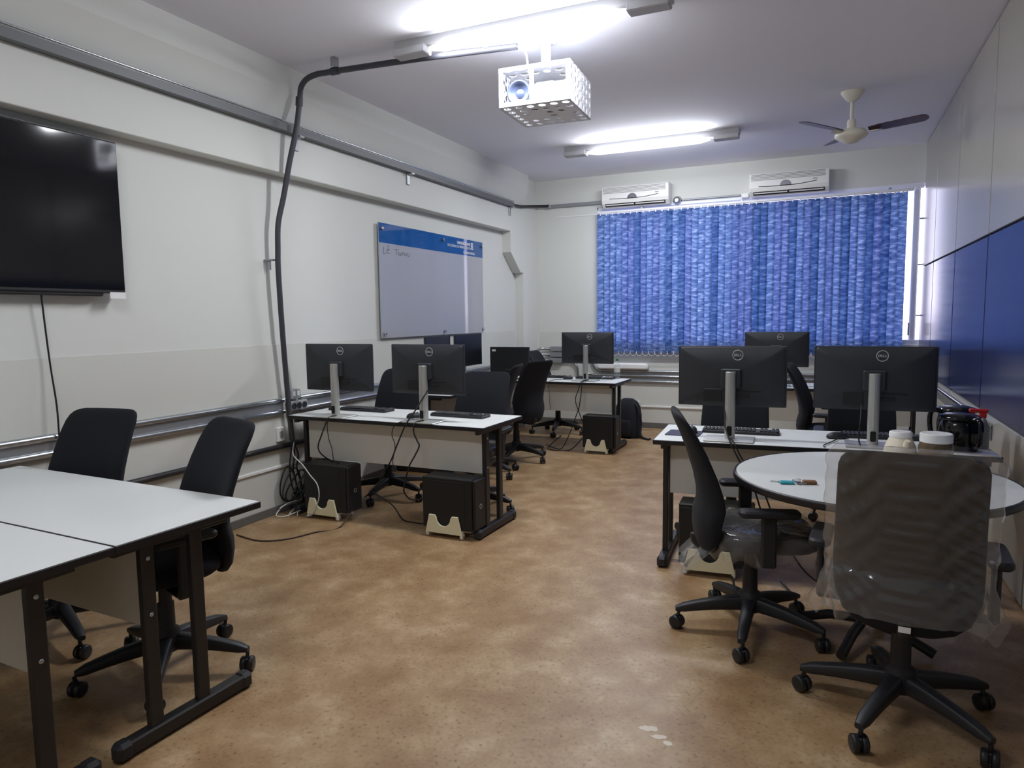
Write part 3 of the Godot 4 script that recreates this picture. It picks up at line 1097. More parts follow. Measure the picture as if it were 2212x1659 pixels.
func chair_meshes() -> void:
	# wheel pair
	var g := Geo.new()
	for s in [-1.0, 1.0]:
		g.x = Transform3D(Basis(Vector3.BACK, PI / 2), V(s * 0.015, 0.031, 0))
		g.lathe(V(0, -0.011, 0), [[0.016, -0.001], [0.027, 0.0], [0.031, 0.005], [0.031, 0.017], [0.027, 0.022], [0.016, 0.023]], 18)
	g.x = Transform3D()
	g.box(V(0, 0.04, 0), V(0.012, 0.035, 0.04), 0.004)
	g.tube([V(0, 0.05, 0.0), V(0, 0.085, 0.012)], 0.008, 8)
	shared["caster"] = g.mesh()
	g = Geo.new()
	var rows := []
	for i in 9:
		var u := i / 8.0
		var x := lerpf(0.02, 0.337, u)
		var y := 0.135 - 0.03 * u * u - 0.012 * u
		var w := lerpf(0.03, 0.021, u)
		var h := lerpf(0.036, 0.018, u)
		if i == 8:
			w *= 0.7
			h *= 0.6
		var row := PackedVector3Array()
		for k in 12:
			var a := TAU * k / 12
			row.append(V(x, y + h * signf(sin(a)) * pow(absf(sin(a)), 0.6), w * signf(cos(a)) * pow(absf(cos(a)), 0.6)))
		rows.append(row)
	g.grid(rows)
	shared["leg"] = g.mesh()
	g = Geo.new()
	g.lathe(V(0, 0, 0), [[0.03, 0.09], [0.05, 0.1], [0.055, 0.15], [0.048, 0.185], [0.034, 0.195], [0.033, 0.30], [0.026, 0.305], [0.025, 0.40]], 18)
	shared["column"] = g.mesh()
	g = Geo.new()
	g.box(V(0, 0.415, -0.01), V(0.17, 0.04, 0.24), 0.01)
	g.box(V(0, 0.405, 0.02), V(0.56, 0.014, 0.06), 0.004)
	shared["mechanism"] = g.mesh()
	g = Geo.new()
	rows = []
	for q in [[0.40, 0.38, 0.432], [0.44, 0.42, 0.437], [0.475, 0.455, 0.452], [0.485, 0.465, 0.475], [0.475, 0.455, 0.495], [0.44, 0.42, 0.507], [0.36, 0.34, 0.511], [0.2, 0.2, 0.508], [0.02, 0.02, 0.506]]:
		rows.append(superring(q[0], q[1], q[2], 3.6, 0.045, 40))
	g.grid(rows)
	shared["seat"] = g.mesh()
	# backrest: sections from bottom to top [y, half width, thickness, z of the middle]
	var sec := [[0.4, 0.1, 0.03, -0.2], [0.415, 0.15, 0.045, -0.203], [0.45, 0.19, 0.055, -0.213], [0.515, 0.215, 0.06, -0.22], [0.56, 0.222, 0.06, -0.218], [0.62, 0.225, 0.056, -0.204], [0.68, 0.223, 0.052, -0.208], [0.757, 0.22, 0.048, -0.226], [0.858, 0.216, 0.044, -0.26], [0.93, 0.213, 0.04, -0.29], [0.975, 0.21, 0.036, -0.313], [1.002, 0.201, 0.032, -0.327], [1.018, 0.187, 0.026, -0.336], [1.028, 0.165, 0.018, -0.341], [1.032, 0.135, 0.01, -0.343]]
	g = Geo.new()
	g.grid(back_rows(sec, 0.0, 0.0))
	shared["backrest"] = g.mesh()
	g = Geo.new()
	g.grid(back_rows(sec, 0.0, 0.0), true, true)
	g = Geo.new()
	g.tube(curve([V(0, 0.41, -0.08), V(0, 0.40, -0.2), V(0, 0.42, -0.245), V(0, 0.455, -0.25)]), 0.022, 8)
	shared["support"] = g.mesh()
	g = Geo.new()
	g.box(V(0, 0.51, 0.02), V(0.026, 0.22, 0.062), 0.008)
	shared["arm"] = g.mesh()
	g = Geo.new()
	g.x = Transform3D(Basis(Vector3.RIGHT, -PI / 2), V(0, 0.618, 0.02))
	g.prism(rrect(0.075, 0.25, 0.03), 0, 0.03, 0.008)
	shared["pad"] = g.mesh()

func back_rows(sec: Array, grow: float, wrinkle: float) -> Array:
	var rows := []
	for q in sec:
		var row := PackedVector3Array()
		var y: float = q[0]
		var N := 120 if wrinkle > 0.0 else 40
		for k in N:
			var a := TAU * k / N
			var c := cos(a)
			var s := sin(a)
			var x: float = (q[1] + grow) * signf(c) * pow(absf(c), 0.45)
			var bend := 0.055 * pow(x / 0.22, 2.0) * (1.0 - 0.6 * clampf((y - 0.6) / 0.45, 0, 1))
			var z: float = q[3] - 0.012 + bend + (q[2] * 0.57 + grow) * signf(s) * pow(absf(s), 0.6)
			if wrinkle > 0.0:
				x += wrinkle * 0.6 * sin(y * 61 + a * 3.0) * sin(y * 23 + 1.3)
				var d1 := sin(y * 31 + x * 44 + 1.5 * sin(x * 15))
				var d2 := sin(y * 67 - x * 49 + 2.0 * sin(y * 9))
				z += signf(s) * wrinkle * (pow(absf(d1), 6.0) * 1.3 + pow(absf(d2), 8.0) * 0.9)
			row.append(V(x, y, z))
		rows.append(row)
	return rows

func make_chair(label: String, at: Vector3, turn: float, base_turn: float, arms := true) -> Node3D:
	var o := thing("office_chair", label, "chair", at, turn, "black office chairs on casters")
	part("seat", shared["seat"], M["chair_fabric"], o)
	part("backrest", shared["backrest"], M["chair_fabric"], o)
	part("backrest_support", shared["support"], M["black_plastic"], o)
	part("mechanism", shared["mechanism"], M["black_metal"], o)
	part("column", shared["column"], M["black_plastic"], o)
	for k in 5:
		var l := part("base_leg", shared["leg"], M["black_plastic"], o, V(), V(0, -(base_turn + 72 * k) - turn, 0))
		part("caster", shared["caster"], M["caster_black"], l, V(0.33, 0, 0), V(0, 35 + 50 * ((k * 7) % 5), 0))
	if arms:
		for s in [-1.0, 1.0]:
			var a := part("armrest", shared["arm"], M["black_plastic"], o, V(s * 0.275, 0, 0))
			part("arm_pad", shared["pad"], M["black_plastic"], a)
	return o

func film_seat(o: Node3D, sd: int, with_flap := true) -> void:
	var r := RandomNumberGenerator.new()
	r.seed = sd
	var g := Geo.new()
	var rows := []
	for q in [[0.49, 0.47, 0.405], [0.515, 0.495, 0.425], [0.505, 0.485, 0.45], [0.50, 0.48, 0.478], [0.49, 0.47, 0.502], [0.45, 0.43, 0.516], [0.40, 0.38, 0.5175], [0.33, 0.31, 0.518], [0.25, 0.24, 0.517], [0.16, 0.15, 0.516], [0.02, 0.02, 0.515]]:
		var row := superring(q[0], q[1], q[2], 3.4, 0.045, 64)
		for k in row.size():
			row[k] += V(r.randf_range(-0.006, 0.006), r.randf_range(-0.002, 0.009), r.randf_range(-0.006, 0.006))
			if q[2] < 0.43:
				row[k].y += 0.02 * sin(k * 1.1) - 0.012
				row[k] += V(row[k].x, 0, row[k].z) * 0.05 * sin(k * 0.7 + 1.0)
		rows.append(row)
	g.grid(rows, true, false)
	var flap := []
	for i in 4:
		var row := PackedVector3Array()
		for k in 9:
			var u := k / 8.0
			row.append(V(lerpf(-0.21, 0.17, u) * (1 - 0.08 * i), 0.45 - 0.045 * i + 0.018 * sin(k * 2.3 + i), -0.19 - 0.04 * i + 0.018 * sin(k * 1.7 + i)))
		flap.append(row)
	if with_flap:
		g.grid(flap, false, false)
	part("plastic_film", g, M["clear_film"], o, V(), V(), "clear crinkled plastic film over the seat")

func chairs() -> void:
	chair_meshes()
	# facing the given angle: 0 looks towards +z (to the camera), 90 towards +x
	make_chair("black office chair at the lower left desk, nearest the television cord", V(-3.25, 0, -1.99), 10, 20)
	make_chair("black office chair at the lower left desk's end, its base beside the desk foot", V(-2.49, 0, -1.95), -18, 48)
	make_chair("black office chair behind the left monitor of the desk by the duct", V(-3.28, 0, -4.72), 4, 10)
	var b2 := make_chair("black office chair behind the desk by the duct, at its right end, seat in plastic", V(-2.46, 0, -4.62), 2, 0)
	film_seat(b2, 3, false)
	make_chair("black office chair at the desk under the whiteboard, left of two side by side", V(-2.90, 0, -5.72), -78, 20)
	make_chair("black office chair seen from behind at the desk under the whiteboard, beside the far desk", V(-2.89, 0, -6.44), -108, 14)
	make_chair("black office chair between the far desk and the far wall, only its base showing", V(-3.06, 0, -8.10), 90, 8, false)
	make_chair("black office chair behind the left monitor of the right desk", V(-0.56, 0, -4.72), 3, 30)
	make_chair("black office chair behind the right monitor of the right desk, armrests spread", V(0.23, 0, -5.40), 0, 10)
	make_chair("black office chair seen from the side, between the two right monitors", V(0.03, 0, -6.40), 84, 40)
	var sc := make_chair("black office chair at the round table in side view, seat in clear plastic", V(-0.30, 0, -3.29), 106, 18)
	film_seat(sc, 5)
	var cc := make_chair("black office chair in front at the right, back covered by a plastic bag", V(0.27, 0, -2.78), 176, 43)
	film_seat(cc, 8, false)
	# plastic bag over the backrest
	var bag := []
	for i in 61:
		var u := i / 60.0
		var y := lerpf(0.455, 1.045, u)
		var wide := 0.252 - 0.012 * u
		if u > 0.9:
			wide -= 0.03 * pow((u - 0.9) / 0.1, 2.0)
		if u < 0.2:
			wide += 0.045 * pow((0.2 - u) / 0.2, 1.5)
		var zm := -0.218 if y < 0.6 else lerpf(-0.206, -0.343, clampf((y - 0.6) / 0.43, 0, 1))
		bag.append([y, wide, 0.075 - 0.04 * u, zm])
	var g := Geo.new()
	var rows := back_rows(bag, 0.006, 0.008)
	for r in rows.size():
		for k in rows[r].size():
			if r < 8:
				rows[r][k].y -= (8 - r) * 0.005 * maxf(0.0, sin(k * 0.18 + 0.6)) * (1.0 + 0.4 * sin(k * 0.6))
	g.grid(rows, true, false)
	var top := []
	top.append(rows[rows.size() - 1])
	var mid := PackedVector3Array()
	for p in rows[rows.size() - 1]:
		mid.append(V(p.x * 0.8, p.y + 0.004, lerpf(p.z, -0.355, 0.9)))
	top.append(mid)
	g.grid(top, true, false)
	part("plastic_bag", g, M["clear_film"], cc, V(), V(), "clear wrinkled plastic bag over the backrest")
	g = Geo.new()
	g.box(V(0, 0.44, -0.285), V(0.036, 0.02, 0.003), 0.001)
	part("tag", g, M["paper"], cc, V(), V(), "small white paper tag")

# ------------------------------------------------------------------ things on and under the desks
func monitor_meshes() -> void:
	# back of the screen faces +z
	var g := Geo.new()
	g.x = Transform3D(Basis(), V(0, 1.11, 0))
	g.prism(rrect(0.595, 0.345, 0.006, 2), -0.012, 0.006, 0.002)
	shared["shell"] = g.mesh()
	g = Geo.new()
	var rows := []
	for q in [[0.29, 0.168, 0.006], [0.285, 0.163, 0.014], [0.22, 0.12, 0.026], [0.15, 0.08, 0.03], [0.01, 0.01, 0.031]]:
		var row := PackedVector3Array()
		for p in rrect(q[0] * 2, q[1] * 2, minf(q[0], q[1]) * 0.1, 3):
			row.append(V(p.x, 1.11 + p.y, q[2]))
		rows.append(row)
	g.grid(rows)
	shared["rear"] = g.mesh()
	g = Geo.new()
	g.box(V(0, 1.11, -0.0125), V(0.583, 0.328, 0.002))
	shared["screen"] = g.mesh()
	g = Geo.new()
	g.box(V(-0.1, 1.0, 0.031), V(0.10, 0.075, 0.006), 0.002)
	shared["recess"] = g.mesh()
	g = Geo.new()
	g.box(V(0.1, 1.03, 0.030), V(0.12, 0.012, 0.006), 0.002)
	shared["slot"] = g.mesh()
	g = Geo.new()
	g.box(V(0.07, 1.0, 0.031), V(0.06, 0.02, 0.008), 0.002)
	shared["port"] = g.mesh()
	g = Geo.new()
	var ring := []
	for rr in [[0.03, 0.0], [0.03, 0.0015], [0.0262, 0.0015], [0.0262, 0.0]]:
		var row := PackedVector3Array()
		for k in 32:
			row.append(V(rr[0] * cos(TAU * k / 32), rr[0] * sin(TAU * k / 32), rr[1]))
		ring.append(row)
	g.grid(ring, true, false)
	g.text("D", 0.0145, 0.0015, Transform3D(Basis(), V(-0.0148, 0, 0.001)))
	g.text("E", 0.0145, 0.0015, Transform3D(Basis(Vector3.BACK, 0.6), V(-0.004, 0, 0.001)))
	g.text("LL", 0.0145, 0.0015, Transform3D(Basis(), V(0.0122, 0, 0.001)))
	shared["logo"] = g.mesh()
	g = Geo.new()
	var poly := PackedVector2Array()
	for k in 9:
		poly.append(Vector2(0.027 * cos(PI * k / 8), 0.012 + 0.02 * sin(PI * k / 8)))
	poly.append_array(PackedVector2Array([Vector2(-0.027, -0.012), Vector2(0.027, -0.012)]))
	g.x = Transform3D(Basis(Vector3.RIGHT, -PI / 2), V(0, 0.752, 0.055))
	g.x.basis = Basis(Vector3(1, 0, 0), Vector3(0, 0, 1), Vector3(0, 1, 0))
	g.prism(poly, 0.004, 0.388, 0.002)
	shared["post"] = g.mesh()
	g = Geo.new()
	g.x = Transform3D(Basis(), V(0, 0, 0))
	g.box(V(0, 1.10, 0.038), V(0.11, 0.11, 0.03), 0.006)
	shared["mount"] = g.mesh()
	g = Geo.new()
	g.prism(rrect(0.028, 0.056, 0.008, 3), 0, 0.004)
	shared["cable_hole"] = g.mesh()
	g = Geo.new()
	g.box(V(0, 0.7555, 0.02), V(0.27, 0.009, 0.19), 0.003)
	shared["foot"] = g.mesh()

func make_monitor(label: String, at: Vector3, turn: float, up := 0.0) -> Node3D:
	var o := thing("monitor", label, "monitor", at, turn, "black computer monitors on silver stands")
	part("shell", shared["shell"], M["monitor_black"], o, V(0, up, 0))
	var r := part("rear_cover", shared["rear"], M["monitor_black"], o, V(0, up, 0))
	part("port_recess", shared["recess"], M["monitor_recess"], r)
	part("port_slot", shared["slot"], M["monitor_recess"], r)
	part("port_cover", shared["port"], M["monitor_recess"], r)
	part("screen", shared["screen"], M["monitor_screen"], o, V(0, up, 0))
	part("logo", shared["logo"], M["logo"], o, V(0.035, 1.233 + up, 0.0275))
	part("stand_post", shared["post"], M["silver"], o)
	part("stand_mount", shared["mount"], M["monitor_black"], o)
	part("cable_hole", shared["cable_hole"], M["hole_black"], o, V(0, 0.805, 0.0855))
	part("stand_foot", shared["foot"], M["silver"], o, V(0, 0, 0.045))
	return o

func plain_monitor(label: String, at: Vector3, turn: float, w: float, h: float, sticker: bool) -> void:
	var o := thing("monitor", label, "monitor", at, turn)
	var g := Geo.new()
	g.x = Transform3D(Basis(), V(0, 0.04 + h / 2, 0))
	g.prism(rrect(w, h, 0.008, 3), -0.02, 0.02, 0.004)
	part("shell", g, M["monitor_recess"], o)
	g = Geo.new()
	g.box(V(0, 0.04 + h / 2, -0.021), V(w - 0.03, h - 0.04, 0.002))
	part("screen", g, M["monitor_screen"], o)
	g = Geo.new()
	g.box(V(0, 0.06, 0.035), V(0.07, 0.12, 0.03), 0.006)
	g.x = Transform3D(Basis(Vector3.RIGHT, -PI / 2), V(0, 0, 0.02))
	g.prism(rrect(0.24, 0.17, 0.04), 0, 0.012, 0.003)
	part("stand", g, M["black_plastic"], o)
	if sticker:
		g = Geo.new()
		g.box(V(-w / 2 + 0.052, 0.04 + h - 0.04, 0.0212), V(0.046, 0.024, 0.001))
		part("sticker", g, M["paper"], o, V(), V(), "small white label")

func make_keyboard(label: String, at: Vector3, turn: float) -> void:
	var o := thing("keyboard", label, "keyboard", at, turn, "black keyboards")
	var g := Geo.new()
	g.x = Transform3D(Basis(Vector3.RIGHT, -PI / 2), V(0, 0, 0))
	g.prism(rrect(0.44, 0.13, 0.008, 3), 0.002, 0.018, 0.003)
	part("case", g, M["black_plastic"], o)
	if not shared.has("keys"):
		var k := Geo.new()
		for r in 5:
			for c in 20:
				if r == 0 and c > 3 and c < 9:
					if c == 4:
						k.box(V(-0.209 + 0.0219 * 6, 0.0215, -0.05 + 0.023 * 4), V(0.105, 0.007, 0.017), 0.002)
					continue
				if c == 14 or c == 17 and r > 2:
					continue
				k.box(V(-0.208 + 0.0219 * c, 0.0215, -0.05 + 0.023 * (4 - r)), V(0.0175, 0.007, 0.018), 0.002)
		shared["keys"] = k.mesh()
	var ks := part("keys", shared["keys"], M["monitor_recess"], o)
	ks.set_meta("kind", "stuff")

func make_mouse(label: String, at: Vector3, turn: float) -> void:
	var o := thing("mouse", label, "mouse", at, turn, "black computer mice")
	var g := Geo.new()
	var rows := []
	for q in [[0.056, 0.098, 0.001], [0.063, 0.11, 0.006], [0.062, 0.108, 0.018], [0.05, 0.088, 0.03], [0.03, 0.055, 0.037], [0.004, 0.006, 0.039]]:
		var row := superring(q[0], q[1], q[2], 2.4, -0.005 * q[2] / 0.039, 24)
		rows.append(row)
	g.grid(rows)
	part("body", g, M["black_plastic"], o)
	g = Geo.new()
	g.x = Transform3D(Basis(Vector3.BACK, PI / 2), V(0.004, 0.034, -0.026))
	g.lathe(V(0, 0, 0), [[0.008, 0], [0.009, 0.002], [0.009, 0.006], [0.008, 0.008]], 12)
	part("wheel", g, M["monitor_recess"], o)

func make_tower(label: String, stand_label: String, at: Vector3, turn: float, D := 0.40) -> void:
	# long side faces +z; width along z
	var o := thing("computer_tower", label, "computer", at, turn, "black computer towers on cream stands")
	var g := Geo.new()
	g.box(V(0, 0.235, 0), V(D, 0.345, 0.165), 0.006)
	part("case", g, M["tower_black"], o)
	g = Geo.new()
	g.box(V(D / 2 + 0.012, 0.235, 0), V(0.022, 0.34, 0.163), 0.008)
	part("front_panel", g, M["tower_black"], o)
	g = Geo.new()
	g.box(V(-0.02, 0.235, 0.083), V(D * 0.82, 0.30, 0.003), 0.001)
	part("side_panel", g, M["tower_black"], o)
	var ring := []
	for rr in [[0.016, 0.0], [0.016, 0.0015], [0.0135, 0.0015], [0.0135, 0.0]]:
		var row := PackedVector3Array()
		for k in 20:
			row.append(V(0, rr[0] * cos(TAU * k / 20), rr[0] * sin(TAU * k / 20)) + V(rr[1], 0, 0))
		ring.append(row)
	g = Geo.new()
	g.grid(ring, true, false)
	part("badge", g, M["logo"], o, V(D / 2 + 0.0232, 0.22, 0))
	var s := thing("tower_stand", stand_label, "stand", at, turn, "cream tower stands on casters")
	var w := D * 0.74
	var c := PackedVector2Array([Vector2(-w / 2, 0.032), Vector2(w / 2, 0.032), Vector2(w / 2 - 0.03, 0.155), Vector2(0.066, 0.155)])
	for k in 9:
		var a := PI * k / 8
		c.append(Vector2(0.054 * cos(a), 0.138 - 0.056 * sin(a)))
	c.append_array(PackedVector2Array([Vector2(-0.066, 0.155), Vector2(-w / 2 + 0.03, 0.155)]))
	for e in [-1.0, 1.0]:
		g = Geo.new()
		g.prism(c, 0.0, 0.012, 0.002)
		part("side_plate", g, M["cream_plastic"], s, V(-0.02, 0, 0.088 if e > 0 else -0.1))
	g = Geo.new()
	g.box(V(-0.02, 0.05, 0), V(w, 0.012, 0.176), 0.002)
	part("base_plate", g, M["cream_plastic"], s)
	for sx in [-1.0, 1.0]:
		for sz in [-1.0, 1.0]:
			g = Geo.new()
			g.x = Transform3D(Basis(Vector3.BACK, PI / 2), V(-0.02 + sx * (w / 2 - 0.01), 0.022, sz * 0.075))
			g.lathe(V(0, -0.011, 0), [[0.012, 0.0], [0.02, 0.001], [0.022, 0.006], [0.022, 0.016], [0.02, 0.021], [0.012, 0.022]], 14)
			g.x = Transform3D()
			g.box(V(-0.02 + sx * (w / 2 - 0.01), 0.038, sz * 0.075), V(0.016, 0.014, 0.016))
			part("caster", g, M["caster_white"], s)

func desk_things() -> void:
	monitor_meshes()
	make_monitor("monitor seen from behind on the desk by the duct, left of the pair", V(-3.29, 0, -4.145), 1)
	make_monitor("monitor seen from behind on the desk by the duct, right of the pair", V(-2.53, 0, -4.145), -2)
	make_monitor("monitor seen from behind on the far desk beside the water bottle", V(-2.42, 0, -7.33), 0)
	make_monitor("monitor seen from behind on the right desk, nearer the middle of the room", V(-0.503, 0, -4.15), 2)
	make_monitor("monitor seen from behind on the right desk, nearer the partition", V(0.228, 0, -4.22), 1)
	make_monitor("monitor in front of the blind on the desk under the window", V(-0.467, 0, -7.33), 0)
	make_monitor("dark monitor on the desk under the whiteboard, left of the two", V(-3.57, 0, -6.05), -84)
	make_monitor("dark monitor on the desk under the whiteboard, right of the two, turned to the room", V(-3.57, 0, -6.70), -91)
	plain_monitor("low black monitor with a white label, on the far desk's left end", V(-3.32, 0.75, -7.24), 0, 0.485, 0.33, true)
	plain_monitor("low black monitor by the partition, only its top edge above the right monitor", V(0.59, 0.75, -7.4), -24, 0.48, 0.33, false)
	make_keyboard("keyboard beside the left monitor of the desk by the duct", V(-3.27, 0.75, -4.44), -1.5)
	make_keyboard("keyboard beside the right monitor of the desk by the duct", V(-2.42, 0.75, -4.40), -3)
	make_keyboard("keyboard on the far desk behind the silver stand, next to the water bottle", V(-2.40, 0.75, -7.56), 0)
	make_keyboard("keyboard on the far desk near the steel corner boxes", V(-2.99, 0.75, -7.56), 0)
	make_keyboard("keyboard beside the mouse pad on the right desk", V(-0.47, 0.75, -4.36), 3)
	make_keyboard("keyboard under the right monitor of the right desk, behind the white jug", V(0.31, 0.75, -4.45), 4)
	make_keyboard("keyboard on the desk under the window", V(-0.42, 0.75, -7.58), 0)
	make_mouse("mouse behind the left monitor stand on the desk by the duct", V(-3.56, 0.75, -4.40), 10)
	make_mouse("mouse left of the right monitor stand on the desk by the duct", V(-2.70, 0.75, -4.22), -60)
	make_mouse("mouse on the far desk left of the silver stand", V(-2.68, 0.75, -7.42), -70)
	make_mouse("mouse on the right desk between the two monitors", V(0.055, 0.75, -4.34), -75)
	make_mouse("mouse on the dark pad at the left end of the right desk", V(-0.74, 0.7545, -4.24), 5)
	var g := Geo.new()
	g.x = Transform3D(Basis(Vector3.RIGHT, -PI / 2), V(-0.78, 0.7505, -4.22))
	g.prism(rrect(0.2, 0.2, 0.012), 0, 0.0035)
	tag(part("mouse_pad", g, M["mouse_pad"], self), "dark violet mouse pad at the left end of the right desk", "mouse pad")
	make_tower("computer tower under the desk by the duct, beside the cable bundle", "cream tower stand next to the cable bundle", V(-3.33, 0, -4.06), 0, 0.38)
	make_tower("computer tower under the desk by the duct, at its right end", "cream tower stand by the right foot of the desk by the duct", V(-2.28, 0, -4.02), -1, 0.38)
	make_tower("computer tower under the far desk, beside the backpack", "cream tower stand under the far desk", V(-2.20, 0, -7.09), 0, 0.34)
	make_tower("computer tower under the right desk, behind the chair in side view", "cream tower stand under the right desk", V(-0.56, 0, -3.98), 4, 0.38)
	# water bottle
	var o := thing("water_bottle", "clear water bottle with a green cap at the far desk's end", "bottle", V(-2.165, 0.75, -7.62))
	g = Geo.new()
	g.lathe(V(0, 0, 0), [[0.03, 0.0], [0.034, 0.006], [0.034, 0.05], [0.031, 0.06], [0.034, 0.07], [0.034, 0.14], [0.028, 0.17], [0.014, 0.195], [0.013, 0.205]], 24)
	part("body", g, M["bottle_pet"], o)
	g = Geo.new()
	g.lathe(V(0, 0, 0), [[0.035, 0.075], [0.0355, 0.076], [0.0355, 0.125], [0.035, 0.126]], 24)
	part("label_wrap", g, M["panel_grey"], o)
	g = Geo.new()
	g.lathe(V(0, 0, 0), [[0.016, 0.203], [0.0165, 0.204], [0.0165, 0.222], [0.014, 0.224]], 18)
	part("cap", g, M["green_cap"], o)
	g = Geo.new()
	g.box(V(-2.26, 0.773, -7.56), V(0.12, 0.002, 0.09))
	tag(part("paper_sheet", g, M["paper"], self), "small white paper lying beside the water bottle", "paper")
	# backpack
	o = thing("backpack", "dark backpack on the floor at the far desk's right end", "backpack", V(-2.18, 0, -8.15), -20)
	g = Geo.new()
	var rows := []
	for q in [[0.30, 0.19, 0.0], [0.33, 0.22, 0.03], [0.335, 0.23, 0.15], [0.325, 0.22, 0.28], [0.30, 0.19, 0.37], [0.24, 0.14, 0.43], [0.13, 0.07, 0.465], [0.02, 0.02, 0.47]]:
		rows.append(superring(q[0], q[1], q[2], 2.8, -0.02 * q[2], 28))
	g.grid(rows)
	part("bag", g, M["backpack"], o)
	g = Geo.new()
	rows = []
	for q in [[0.22, 0.05, 0.03], [0.25, 0.08, 0.06], [0.25, 0.08, 0.18], [0.2, 0.05, 0.22]]:
		rows.append(superring(q[0], q[1], q[2], 3.0, 0.115, 24))
	g.grid(rows)
	part("front_pocket", g, M["backpack"], o)
	for s in [0.0, 1.0]:
		g = Geo.new()
		g.tube(curve([V(0.1, 0.42, 0.02), V(0.18, 0.36, 0.05), V(0.195, 0.2, 0.06 - 0.05 * s), V(0.2 + 0.02 * s, 0.05, 0.05), V(0.26 + 0.04 * s, 0.014, 0.05), V(0.34, 0.013, 0.06 - 0.04 * s)]), 0.012, 6)
		part("strap", g, M["backpack"], o)
	# jug, jar, black jugs, red trigger, keys
	o = thing("thermal_jug", "small cream thermal jug with a pouring lip on the round table", "jug", V(0.325, 0.7508, -3.75), 20)
	g = Geo.new()
	g.lathe(V(0, 0, 0), [[0.06, 0.0], [0.074, 0.004], [0.075, 0.03], [0.068, 0.07], [0.055, 0.105], [0.047, 0.122]], 28)
	part("body", g, M["ivory"], o)
	g = Geo.new()
	g.lathe(V(0, 0, 0), [[0.048, 0.122], [0.05, 0.126], [0.049, 0.145], [0.042, 0.15]], 28)
	part("lid", g, M["white_plastic"], o)
	g = Geo.new()
	g.tube([V(0, 0.085, 0.056), V(0, 0.115, 0.07)], 0.016, 8, true, 0.012)
	part("spout", g, M["ivory"], o)
	o = thing("storage_jar", "brown filled jar with a white screw lid on the round table", "jar", V(0.46, 0.7508, -3.66))
	g = Geo.new()
	g.lathe(V(0, 0, 0), [[0.06, 0.0], [0.07, 0.006], [0.071, 0.03], [0.071, 0.10], [0.064, 0.125]], 28)
	part("body", g, M["jar_glass"], o)
	g = Geo.new()
	g.lathe(V(0, 0, 0), [[0.066, 0.122], [0.067, 0.125], [0.067, 0.158], [0.063, 0.162]], 32)
	part("lid", g, M["white_plastic"], o)
	for k in 2:
		o = thing("black_jug", ["glossy black jug nearest the partition, wide lid, beside the white lidded jar", "glossy black jug behind the other black jug, under the red trigger"][k], "jug", [V(0.625, 0.75, -4.18), V(0.66, 0.75, -4.50)][k], [-60.0, 200.0][k], "two glossy black jugs")
		g = Geo.new()
		g.lathe(V(0, 0, 0), [[0.075, 0.0], [0.085, 0.005], [0.095, 0.05], [0.098, 0.1], [0.09, 0.145], [0.075, 0.165]], 28)
		part("body", g, M["kettle_black"], o)
		g = Geo.new()
		g.lathe(V(0, 0, 0), [[0.088, 0.162], [0.092, 0.168], [0.09, 0.182], [0.06, 0.192], [0.02, 0.195]], 28)
		part("lid", g, M["kettle_black"], o)
		g = Geo.new()
		g.tube(curve([V(0.085, 0.165, 0), V(0.13, 0.17, 0), V(0.145, 0.13, 0), V(0.135, 0.05, 0), V(0.095, 0.035, 0)]), 0.013, 8)
		part("handle", g, M["kettle_black"], o)
	o = thing("spray_bottle", "spray bottle with a red trigger head beside the black jugs", "spray bottle", V(0.745, 0.75, -4.30), 90)
	g = Geo.new()
	g.lathe(V(0, 0, 0), [[0.03, 0.0], [0.033, 0.004], [0.033, 0.11], [0.015, 0.15], [0.013, 0.16]], 20)
	part("bottle", g, M["socket_grey"], o)
	g = Geo.new()
	g.box(V(0, 0.172, 0), V(0.026, 0.03, 0.03), 0.004)
	g.box(V(0, 0.195, -0.02), V(0.024, 0.02, 0.085), 0.005)
	g.box(V(0, 0.165, -0.045), V(0.012, 0.05, 0.01), 0.003)
	part("trigger_head", g, M["red"], o)
	o = thing("key_bunch", "bunch of keys with teal and brown tags on the round table", "keys", V(-0.117, 0.7508, -3.12), 12)
	g = Geo.new()
	g.x = Transform3D(Basis(Vector3.RIGHT, -PI / 2), V(-0.03, 0, 0.01))
	g.prism(rrect(0.058, 0.03, 0.008), 0.001, 0.011, 0.003)
	part("teal_tag", g, M["teal"], o)
	g = Geo.new()
	g.x = Transform3D(Basis(Vector3.RIGHT, -PI / 2), V(0.062, 0, -0.002))
	g.prism(rrect(0.055, 0.034, 0.006), 0.001, 0.014, 0.003)
	part("brown_tag", g, M["brown_leather"], o)
	g = Geo.new()
	var rp := []
	for k in 17:
		rp.append(V(0.012 + 0.016 * cos(TAU * k / 16), 0.012 + 0.008 * sin(TAU * k / 16), -0.012 + 0.014 * sin(TAU * k / 16)))
	g.tube(rp, 0.0016, 6, false)
	part("ring", g, M["key_metal"], o)
	for k in 3:
		g = Geo.new()
		g.x = Transform3D(Basis(Vector3.UP, [2.9, 0.5, -0.8][k]) * Basis(Vector3.RIGHT, -PI / 2), V([-0.05, 0.02, 0.015][k], 0.001 + 0.003 * k, [-0.012, 0.012, 0.0][k]))
		g.prism(PackedVector2Array([Vector2(-0.01, -0.011), Vector2(0.01, -0.011), Vector2(0.012, -0.003), Vector2(0.04, -0.003), Vector2(0.043, 0), Vector2(0.04, 0.004), Vector2(0.03, 0.002), Vector2(0.012, 0.004), Vector2(0.01, 0.011), Vector2(-0.01, 0.011)]), 0, 0.002)
		part("key", g, M["key_metal"], o)
	# worn pale patch on the floor
	g = Geo.new()
